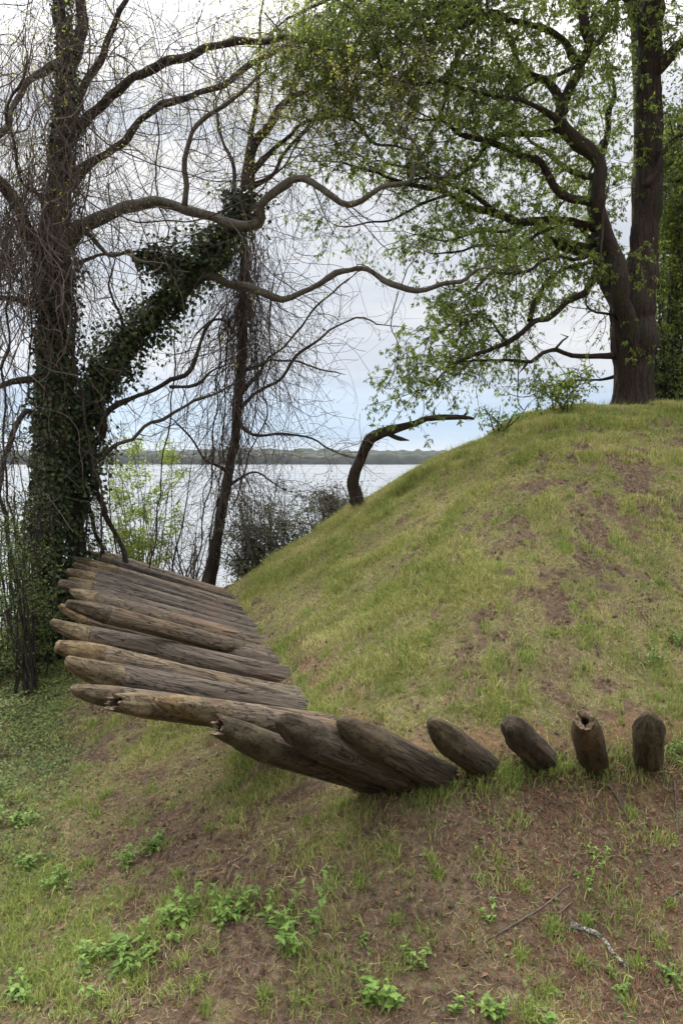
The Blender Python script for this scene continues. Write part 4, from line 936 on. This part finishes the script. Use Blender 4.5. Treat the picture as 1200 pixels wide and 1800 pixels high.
    c.finish(o, 'twig_dark', 'oakleaf', (.05, .085), .36, 'hang')
    return tr
RT = right_tree()

# --- yellow green crown that closes the view at the top: a maple standing beyond the bank, its trunk behind the leaves
def top_maple():
    base = np.array([1.15, 13.6, 0.]); base[2] = float(H(base[0], base[1]))
    o = empty('spring_maple', base, 'airy tree with tiny yellow green leaves filling the top centre', 'tree')
    # its limbs arch in from high up on the right
    L = [([(930, -260, 26), (860, -120, 20), (790, -20, 16), (720, 50, 13), (650, 100, 10), (590, 135, 7), (540, 170, 4)], 12.8, 10.8),
         ([(860, -120, 18), (760, -90, 14), (660, -50, 11), (570, 0, 8), (500, 40, 5), (440, 90, 3)], 12.6, 10.2),
         ([(790, -20, 14), (770, 50, 10), (740, 100, 8), (700, 140, 6), (690, 200, 4)], 12.2, 11.4),
         ([(860, -120, 16), (840, -10, 12), (830, 60, 10), (800, 120, 8), (780, 190, 6), (750, 240, 3)], 12.6, 11.6),
         ([(650, -50, 10), (600, 20, 8), (560, 90, 7), (520, 140, 5), (500, 200, 3)], 11.0, 10.6)]
    tk = spline([[*base, .26], [2.0, 13.7, 2.4, .22], [3.0, 13.6, 5.5, .18], [*P(930, -260, 12.8), .13]], .15)
    return o, tk, L
# the maple grows from the same bluff as the forked tree; its trunk stands right of the forked one, hidden behind it
def maple():
    base = P(1128, 720, 14.6); base[2] = float(H(base[0], base[1])) - .0
    o = empty('spring_maple', base, 'airy crown of tiny yellow green leaves filling the top centre, trunk hidden behind the forked one', 'tree')
    o['label'] = 'airy tree with tiny yellow green leaves that closes the top centre'
    tk = spline([[base[0], base[1], base[2] - .2, .24], [*P(1128, 400, 14.7), .2], [*P(1128, 100, 14.6), .18], [*P(1090, -120, 14.2), .15], [*P(1000, -260, 13.6), .12], [*P(930, -280, 13.0), .1]], .15)
    limb(o, tk, 'bark_left', 'trunk', 12, .2, 60)
    _, _, L = None, None, [([(930, -280, 26), (860, -120, 20), (790, -20, 16), (720, 50, 12), (650, 100, 9), (590, 135, 7), (540, 170, 4)], 13.0, 10.8),
         ([(870, -140, 18), (760, -90, 14), (660, -50, 11), (570, 0, 8), (500, 40, 5), (440, 90, 3)], 12.8, 10.2),
         ([(790, -20, 14), (770, 50, 10), (740, 100, 8), (700, 140, 6), (690, 200, 4)], 12.3, 11.4),
         ([(860, -120, 16), (840, -10, 12), (830, 60, 10), (800, 120, 8), (780, 190, 6), (750, 240, 3)], 12.7, 11.6),
         ([(660, -50, 10), (600, 20, 8), (560, 90, 7), (520, 140, 5), (500, 200, 3)], 11.4, 10.6),
         ([(760, -90, 12), (700, 0, 9), (660, 40, 7), (620, 80, 6), (600, 160, 4), (610, 220, 3)], 12.0, 10.2)]
    keep = lambda a, b: float(np.clip(1 - sstep(230, 330, b) - gauss(a, b, [(350, 100, 120, 300, .8)]), 0, 1))
    lk = lambda a, b: float(np.clip(.75 - .6 * sstep(200, 320, b) - .3 * sstep(500, 400, a), 0, 1))
    c = Crown(keep, lk, 33)
    for i, (sp, a, b) in enumerate(L):
        pth = wiggle(limb_path(sp, a, b, .1, i), .03, 150 + i); limb(o, pth, 'bark_left', 'limb', 8, .2, i + 130)
        c.grow(pth, .1, 1, .12, (.6, 1.7), .007, .085, (.25, .7), -.02, -.05, 4, .0)
    c.finish(o, 'twig', 'springleaf', (.022, .045), .62, 'any')
del top_maple
maple()

# --- dead snag
def snag():
    sp = [(633, 900, 30), (628, 868, 27), (622, 838, 25), (628, 810, 25), (645, 785, 23), (665, 765, 20), (690, 752, 17), (720, 742, 14), (750, 736, 12), (785, 733, 12), (815, 735, 13), (829, 740, 13)]
    p = limb_path(sp, 12.6, 12.0); b = p[0, :3].copy(); b[2] = float(H(b[0], b[1])); p[0, 2] = min(p[0, 2], b[2] - .1)
    o = empty('dead_snag', b, 'bare dead trunk bending over to the right at the edge of the bank', 'dead tree')
    p = wiggle(p, .045, 5); limb(o, p, 'bark_snag', 'trunk', 14, .8, 77)
    for i, s in enumerate(([(678, 758, 14), (690, 766, 10), (705, 771, 9), (719, 774, 6)], [(637, 800, 12), (636, 788, 9), (634, 780, 3)], [(764, 735, 9), (762, 726, 5), (764, 716, 3)], [(812, 735, 8), (820, 725, 4), (818, 716, 2)])):
        limb(o, limb_path(s, 12.3, 12.2), 'bark_snag', 'branch', 8, .4, 80 + i)
    r = np.random.default_rng(4); tb = Tubes()
    for k in range(14):
        i = r.integers(4, 25); tb.add(walk(p[i, :3], r.normal(0, 1, 3) + [-.2, 0, .2], r.uniform(.2, .6), 7, .3, -.03, r), np.linspace(.004, .002, 8), 4); adopt(tb.build('twig', M['twig_dark']), o); tb = Tubes()
snag()

# --- ivy
def ivy_on(path, a, b, n, R, size, label, name='ivy', seed=0, parts=()):
    r = np.random.default_rng(seed); i0, i1 = int(a * len(path)), int(b * len(path)) - 1
    idx = r.integers(i0, i1, n); p = path[idx, :3]; rad = path[idx, 3]
    T = path[np.minimum(idx + 2, len(path) - 1), :3] - path[np.maximum(idx - 2, 0), :3]; T /= np.linalg.norm(T, axis=1)[:, None]
    v = r.normal(0, 1, (n, 3)); v -= T * (v * T).sum(1)[:, None]; v /= np.linalg.norm(v, axis=1)[:, None]
    lump = fbm(p[:, 0] * 2.4 + v[:, 0], p[:, 2] * 2.4 + v[:, 2], p[:, 1] + v[:, 1], seed, 3)
    out = np.abs(r.normal(0, 1, n)) * R * (.25 + 1.7 * sstep(.35, .7, lump)); q = p + v * (rad + out)[:, None] + T * r.uniform(-.08, .08, n)[:, None]
    ax = v * .4 + r.normal(0, .5, (n, 3)); ax[:, 2] -= .6
    V, F = leaf_mesh(q, ax, r.uniform(*size, n), .85, .3, r, flat=v); s = path[i0, :3]
    o = empty(name, s, label, 'ivy'); adopt(mesh_np('foliage', V, F, M['ivyleaf']), o)
    tb = Tubes()
    for k in range(16):
        j0 = r.integers(i0, max(i0 + 1, i1 - 20)); j1 = min(i1, j0 + r.integers(15, 40)); ph = r.uniform(0, 6.28); w = []
        for j in range(j0, j1, 2):
            T_ = path[min(j + 1, len(path) - 1), :3] - path[max(j - 1, 0), :3]; T_ /= np.linalg.norm(T_); A = np.cross(T_, [.3, 1, .1]); A /= np.linalg.norm(A); B = np.cross(T_, A); ph += r.normal(0, .15)
            w.append(path[j, :3] + (A * math.cos(ph) + B * math.sin(ph)) * (path[j, 3] + .015))
        if len(w) > 3: tb.add(np.array(w), .009, 5)
    adopt(tb.build('stems', M['vine']), o)
ivy_on(LT_TRUNK, .0, .50, 9500, .06, (.045, .085), 'dark ivy sheathing the lower trunk of the tall left tree', seed=1)
ivy_on(LT_TRUNK, .50, .86, 2500, .05, (.04, .07), 'thin dark ivy on the upper trunk of the tall left tree', seed=5)
ivy_on(LN_TRUNK, .27, .74, 12500, .115, (.05, .09), 'thick dark ivy mass along the slanting stem of the leaning tree', seed=2)
ivy_on(LN_TRUNK, .0, .30, 2200, .14, (.045, .08), 'loose ivy on the foot of the leaning tree', seed=3)
def ivy_spray():
    p = limb_path([(395, 455, 6), (340, 462, 6), (300, 458, 6), (262, 450, 6), (232, 455, 4)], 11.2, 10.8)
    ivy_on(p, 0, 1, 2600, .10, (.05, .085), 'ivy spray sticking out left from the middle of the leaning tree', seed=6)
    p = limb_path([(165, 640, 6), (190, 560, 6), (230, 560, 6), (260, 520, 4)], 11.2, 10.8)
ivy_spray()
p_ = limb_path([(1168, 740, 30), (1178, 650, 26), (1182, 560, 24), (1186, 470, 22), (1190, 380, 20), (1195, 290, 16), (1190, 200, 8)], 13.4, 13.2); b_ = p_[0, :3].copy(); b_[2] = float(H(b_[0], b_[1])); p_[0, 2] = b_[2] - .1
EV = empty('leafy_tree', b_, 'dense leafy tree with a slender stem close behind the forked tree at the right edge', 'tree')
limb(EV, p_, 'bark_left', 'trunk', 10, .2, 99)
def ev_crown():
    r = np.random.default_rng(8); V0, F0, n0, pos = [], [], 0, []
    for k in range(330):
        i = r.integers(2, len(p_) - 1); c = p_[i, :3] + np.array([r.normal(.15, .4), r.normal(.3, .5), r.normal(0, .25)]); a, b = proj(c)
        if a < 1150: continue
        pos.append(c + r.normal(0, .17, (150, 3)))
    pos = np.concatenate(pos); a, b = proj(pos); pos = pos[(a > 1148)]
    ax = r.normal(0, .7, pos.shape); ax[:, 2] -= .4
    V, F = leaf_mesh(pos, ax, r.uniform(.04, .085, len(pos)), .5, .3, r); adopt(mesh_np('foliage', V, F, M['groundleaf']), EV)
    tb = Tubes()
    for k in range(50):
        i = r.integers(2, len(p_) - 1); tb.add(walk(p_[i, :3], [r.normal(.6, .5), r.normal(0, .6), r.uniform(0, .6)], r.uniform(.5, 1.2), 8, .15, 0, r), np.linspace(.014, .004, 9), 5)
    adopt(tb.build('branches', M['twig_dark']), EV)
ev_crown()

# --- shrubs
def shrub(px, py, t, w, h, n, lmat, lsize, label, cat='shrub', stems=14, width=.5, name='shrub', seed=0, cl=.07, clusters=60, tall=1.0, twig='twig_dark', zb=None):
    r = np.random.default_rng(seed); c = P(px, py, t); zb = float(H(c[0], c[1])) if zb is None else zb; base = np.array([c[0], c[1], zb])
    o = empty(name, base, label, cat); tb = Tubes(); ends = []
    top = c[2] + h
    for k in range(stems):
        tgt = np.array([c[0] + r.uniform(-w, w), c[1] + r.normal(0, w * .5), c[2] + r.uniform(-.2, 1) * h]); b = base + np.array([r.normal(0, w * .25), r.normal(0, w * .15), -.05])
        mid = (b + tgt) / 2 + r.normal(0, w * .12, 3); s = spline([[*b, .016], [*mid, .010], [*tgt, .004]], .12)
        s[:, :3] += r.normal(0, .008, (len(s), 3)); tb.add(s[:, :3], s[:, 3], 5, False)
        for _ in range(max(1, clusters // stems)):
            i = int(len(s) * (1 - .7 * r.uniform() ** 1.6)) - 1; d = r.normal(0, 1, 3); d[2] = abs(d[2]) * .4
            wk = walk(s[i, :3], d, r.uniform(.25, .6) * (w / .9) ** .5, 6, .2, -.01, r); tb.add(wk, np.linspace(.005, .002, 7), 3, False); ends += [wk[2], wk[3], wk[4], wk[5], wk[6]]
    adopt(tb.build('stems', M[twig]), o); E = np.array(ends); idx = r.integers(0, len(E), n)
    pos = E[idx] + r.normal(0, cl, (n, 3)) * [1, 1, .6]; ax = r.normal(0, .8, (n, 3)); ax[:, 2] -= .15
    V, F = leaf_mesh(pos, ax, r.uniform(*lsize, n), width, .3, r); adopt(mesh_np('foliage', V, F, M[lmat]), o); return o
shrub(500, 930, 13.6, 1.0, .55, 9000, 'shrubleaf', (.03, .065), 'dense grey green shrub behind the shoulder of the bank', seed=1, stems=26, clusters=260)
shrub(440, 985, 13.4, .5, .35, 3500, 'shrubleaf', (.03, .06), 'grey green shrub at the foot of the vine hung slim tree', seed=2, clusters=120)
shrub(570, 880, 13.5, .5, .3, 2500, 'shrubleaf', (.03, .06), 'grey green shrub beside the dead bent snag', seed=3, clusters=120)
shrub(255, 830, 14.4, .7, .6, 5200, 'brightleaf', (.04, .075), 'young tree with vivid yellow green leaves against the river, upper one of two', 'sapling', name='sapling', seed=4, stems=9, clusters=70, twig='twig')
shrub(230, 930, 14.0, .45, .45, 1900, 'brightleaf', (.04, .075), 'sparse bright green sapling just above the top of the log fan', 'sapling', name='sapling', seed=5, stems=8, clusters=50, twig='twig')
shrub(35, 1000, 9.6, .5, 1.2, 2600, 'groundleaf', (.025, .05), 'greenbriar bush with small leaves at the left edge beside the ivy trunk', seed=6, stems=14, clusters=90)
shrub(15, 1130, 10.2, .7, .5, 3200, 'groundleaf', (.03, .06), 'low green bush at the left edge at the foot of the ivy trunk', seed=7, stems=14, clusters=90)
shrub(20, 960, 11.8, .6, .9, 3500, 'groundleaf', (.03, .06), 'tall light green brush screening the water at the far left edge', seed=17, stems=16, clusters=140)
shrub(40, 800, 10.2, .45, .7, 1600, 'shrubleaf', (.02, .045), 'pale small leaved climbing bush in front of the ivy trunk at the left edge', seed=8, stems=10, clusters=80)
shrub(990, 668, 12.3, .55, .12, 900, 'oakleaf', (.05, .08), 'low leafy spray left of the forked tree, just above the crest', seed=9, stems=6, clusters=40, cl=.05)
shrub(880, 722, 12.4, .35, .10, 400, 'weedleaf', (.04, .07), 'small leafy plant rising over the crest of the bank', seed=10, stems=6, clusters=30, cl=.04)
shrub(1180, 330, 13.0, .55, 2.6, 5000, 'oakleaf', (.05, .09), 'green leafy young tree right of the forked trunk at the right edge', 'sapling', name='young_tree', seed=31, stems=9, clusters=150)
shrub(1175, 640, 13.2, .5, .8, 3500, 'groundleaf', (.035, .07), 'green bush behind the forked tree trunk at the right edge', seed=11, stems=12, clusters=90)
shrub(150, 900, 12.6, .35, .6, 1500, 'ivyleaf', (.04, .07), 'dark leafy bush between the ivy trunk and the river, behind the log tips', seed=12, stems=8, clusters=60)

# bare bluff-edge saplings over the river
def bare_sapling(px, py, t, H_, n, label, seed, lean=0):
    r = np.random.default_rng(seed); c = P(px, py, t); base = np.array([c[0], c[1], float(H(c[0], c[1]))]); o = empty('bare_sapling', base, label, 'sapling', 'bare saplings on the bluff edge')
    tb = Tubes(); L = c[2] - base[2] + H_; w = walk(base, [lean, 0, 1], L, 26, .035, 0, r); tb.add(w, np.linspace(.022, .004, 27), 6); adopt(tb.build('trunk', M['twig_dark']), o)
    pth = np.hstack([w, np.linspace(.02, .004, 27)[:, None]]); cr = Crown(lambda a, b: 1, lambda a, b: .12, seed)
    cr.grow(pth, .25, 1, .22, (.4, 1.2), .005, .14, (.2, .5), -.01, -.04, 2, .2); cr.finish(o, 'twig_dark', 'springleaf', (.02, .04), .5, 'any')
for q_ in range(1):
    shrub(330, 960, 14.2, .75, .7, 700, 'springleaf', (.015, .035), 'twiggy half bare thicket against the river right of the log fan top', seed=21, stems=26, clusters=330, twig='twig')
    shrub(240, 900, 14.6, .8, .9, 500, 'springleaf', (.015, .035), 'taller tangled bare thicket against the river beside the ivy trunk', seed=22, stems=22, clusters=300, twig='twig')
    shrub(460, 880, 14.4, .8, .6, 2500, 'shrubleaf', (.02, .045), 'twiggy brown thicket between the slim tree and the dense grey green shrub', seed=23, stems=26, clusters=330, twig='twig')
    shrub(600, 872, 13.2, .45, .3, 1500, 'shrubleaf', (.02, .045), 'brambly twigs around the base of the bent dead trunk', seed=24, stems=16, clusters=160, twig='twig')
bare_sapling(300, 990, 14.0, 2.6, 0, 'bare sapling over the river between the log fan and the slim tree', 41, .1)
bare_sapling(335, 1010, 14.4, 1.6, 0, 'shorter bare sapling close to the left of the slim vine hung tree', 42, -.25)
bare_sapling(200, 960, 13.8, 2.2, 0, 'bare sapling just right of the leaning tree foot', 43, .15)
bare_sapling(470, 960, 13.9, 1.4, 0, 'bare sapling standing in the grey green shrub', 44, .1)
bare_sapling(10, 1000, 11.8, 4.2, 0, 'bare sapling at the left edge behind the greenbriar', 45, .02)

# ------------------------------------------------------------------ vines
VN = [  # pixel path, depth, width px, label
    ([(430, 380, 7), (426, 480, 7), (428, 600, 7), (415, 720, 7), (400, 830, 7), (372, 960, 7), (350, 1040, 7)], 12.4, 'thick dark vine running down the whole slim tree'),
    ([(478, 520, 4), (474, 600, 4), (466, 680, 4), (470, 720, 4), (445, 780, 4), (420, 850, 4), (405, 900, 3)], 12.2, 'dark vine hanging free just right of the slim tree'),
    ([(308, 585, 4), (306, 680, 4), (295, 770, 4), (278, 850, 4), (275, 950, 4), (262, 1020, 4)], 11.8, 'single dark vine dangling in front of the river left of the slim tree'),
    ([(125, 480, 8), (130, 560, 8), (138, 650, 7), (146, 700, 7), (160, 780, 6), (175, 880, 6), (180, 980, 5)], 10.5, 'straight dark vine stretched beside the ivy trunk down to the log tips'),
    ([(390, 540, 4), (385, 640, 4), (375, 740, 4), (368, 850, 4), (352, 950, 4), (340, 1020, 4)], 12.2, 'dark vine hanging left of the slim tree down to the far logs'),
    ([(402, 560, 4), (400, 660, 4), (392, 770, 4), (380, 880, 4), (362, 990, 4)], 12.5, 'thin vine between the slim tree and the dark one left of it'),
    ([(275, 200, 4), (280, 260, 4), (276, 310, 4), (285, 370, 4), (300, 405, 4), (290, 425, 4), (262, 428, 3)], 10.6, 'vine looping below the grey sinuous limb'),
    ([(130, 200, 4), (200, 260, 4), (320, 300, 3), (420, 320, 3), (520, 270, 3), (600, 160, 3)], 10.2, 'long vine sagging across the upper left crowns'),
    ([(100, 290, 4), (190, 370, 4), (290, 390, 4), (380, 372, 4), (460, 330, 4), (540, 230, 4), (590, 150, 3)], 10.0, 'long dark vine swinging up to the right behind the grey sinuous limb'),
    ([(700, 512, 3), (690, 560, 3), (700, 610, 3), (680, 680, 3)], 10.6, 'thin vine hanging from the right end of the lower grey limb'),
    ([(905, 560, 3), (912, 620, 3), (908, 680, 3), (918, 725, 3)], 11.8, 'pale thin vine hanging to the crest left of the forked tree'),
    ([(1050, 500, 5), (1052, 440, 5), (1050, 400, 6), (1058, 350, 5), (1068, 320, 4)], 11.7, 'dark vine clinging to the fork of the big right tree'),
    ([(20, 430, 6), (14, 560, 6), (8, 680, 6), (14, 820, 6), (30, 930, 5), (60, 1000, 5)], 10.0, 'thick vine hanging at the left edge beside the ivy trunk'),
    ([(52, 300, 5), (48, 420, 5), (55, 560, 5), (50, 700, 4)], 10.2, 'dark vine hanging down in front of the left tree upper trunk'),
    ([(150, 0, 4), (160, 90, 4), (150, 180, 4), (160, 290, 4), (145, 400, 4)], 10.3, 'vine hanging close right of the left tree upper trunk'),
    ([(440, 380, 3), (452, 480, 3), (448, 580, 3), (455, 680, 3), (440, 760, 3)], 12.0, 'thin grey vine nearest the right side of the slim tree'),
]
for i, (sp, t, label) in enumerate(VN):
    p = wiggle(limb_path(sp, t, t + .25, .05, i), .03, 200 + i); tb = Tubes(); tb.add(p[:, :3], np.maximum(p[:, 3] * .85, .006), 7, True, .15, i)
    o = tb.build('hanging_vine', M['vine']); tag(o, label, 'vine', 'vines hanging in the trees'); put(o, p[0, :3])
def tangle():
    r = np.random.default_rng(77); tb = Tubes()
    def hang(cx, cy, sx, sy, t, st, n, L, side=.16, wig=.17):
        for _ in range(n):
            p = P(r.normal(cx, sx), r.normal(cy, sy), r.normal(t, st)); l = r.uniform(*L)
            w = walk(p, [r.normal(0, side), r.normal(0, side), -1], l, int(6 + l * 7), wig, -.11, r); w[:, 2] = np.maximum(w[:, 2], H(w[:, 0], w[:, 1]))
            tb.add(w, min(.011, .0014 + r.gamma(1.6, .0017)), 3, False)
            if r.uniform() < .35: q = w[len(w) // 2]; tb.add(walk(q, r.normal(0, 1, 3), l * .4, 8, .2, -.12, r), .0018, 3, False)
    hang(35, 380, 40, 60, 10.4, .4, 300, (1.0, 2.6)); hang(110, 250, 45, 120, 10.5, .4, 240, (.8, 2.6)); hang(60, 120, 60, 100, 10.5, .5, 160, (.6, 1.6)); hang(30, 420, 40, 40, 10.4, .4, 150, (.5, 1.6))
    hang(425, 500, 17, 80, 12.7, .2, 480, (.8, 3.2), .08, .12); hang(400, 760, 26, 60, 12.8, .2, 130, (.8, 2.2), .1, .14)
    hang(460, 430, 25, 50, 12.4, .3, 60, (.6, 2)); hang(10, 640, 25, 60, 10.3, .3, 60, (.8, 2.6)); hang(170, 700, 25, 60, 11.2, .3, 40, (.8, 2.2))
    for _ in range(760):   # arching runners between the limbs
        a = (r.uniform(-20, 620), r.uniform(-60, 420)); b = (a[0] + r.normal(0, 110), a[1] + r.normal(0, 110)); t = r.uniform(9.8, 12)
        A, B = P(*a, t), P(*b, t + r.normal(0, .3)); mid = (A + B) / 2 + [0, 0, -abs(r.normal(0, .3))] + r.normal(0, .12, 3)
        s = spline(np.array([A, (A + mid) / 2 + r.normal(0, .05, 3), mid, (B + mid) / 2 + r.normal(0, .05, 3), B]), .12); tb.add(s, .0016 + r.gamma(1.5, .0012), 3, False)
    for _ in range(260):
        a = (r.uniform(170, 640), r.uniform(470, 960)); t = r.uniform(11.5, 14); tb.add(walk(P(*a, t), [r.normal(), r.normal(0, .4), r.normal(0, .6)], r.uniform(.6, 1.8), 14, .12, -.01, r), r.uniform(.002, .0045), 3, False)
    o = tb.build('vine_tangle', M['twig']); tag(o, 'tangle of fine bare brown vines strung through the left trees', 'vines', None, 'stuff')
tangle()
def canopy_behind():
    pass

# ------------------------------------------------------------------ air over the river
def haze():
    m = bpy.data.materials.new('air'); m.use_nodes = True; nt = m.node_tree; nt.nodes.clear()
    o = nt.nodes.new('ShaderNodeOutputMaterial'); v = nt.nodes.new('ShaderNodeVolumePrincipled'); nt.links.new(v.outputs[0], o.inputs['Volume'])
    v.inputs['Color'].default_value = (.86, .91, 1, 1); v.inputs['Density'].default_value = .00007; v.inputs['Anisotropy'].default_value = .2
    lo, hi = np.array([-9600, -700, -16.]), np.array([9600, 9600, 40.])
    V = np.array([[(lo, hi)[i][0], (lo, hi)[j][1], (lo, hi)[k][2]] for i in (0, 1) for j in (0, 1) for k in (0, 1)])
    F = np.array([[0, 1, 3, 2], [4, 6, 7, 5], [0, 4, 5, 1], [2, 3, 7, 6], [0, 2, 6, 4], [1, 5, 7, 3]])
    tag(mesh_np('haze', V, F, m, None, False), 'thin grey blue haze over the river', None, None, 'stuff')
haze()
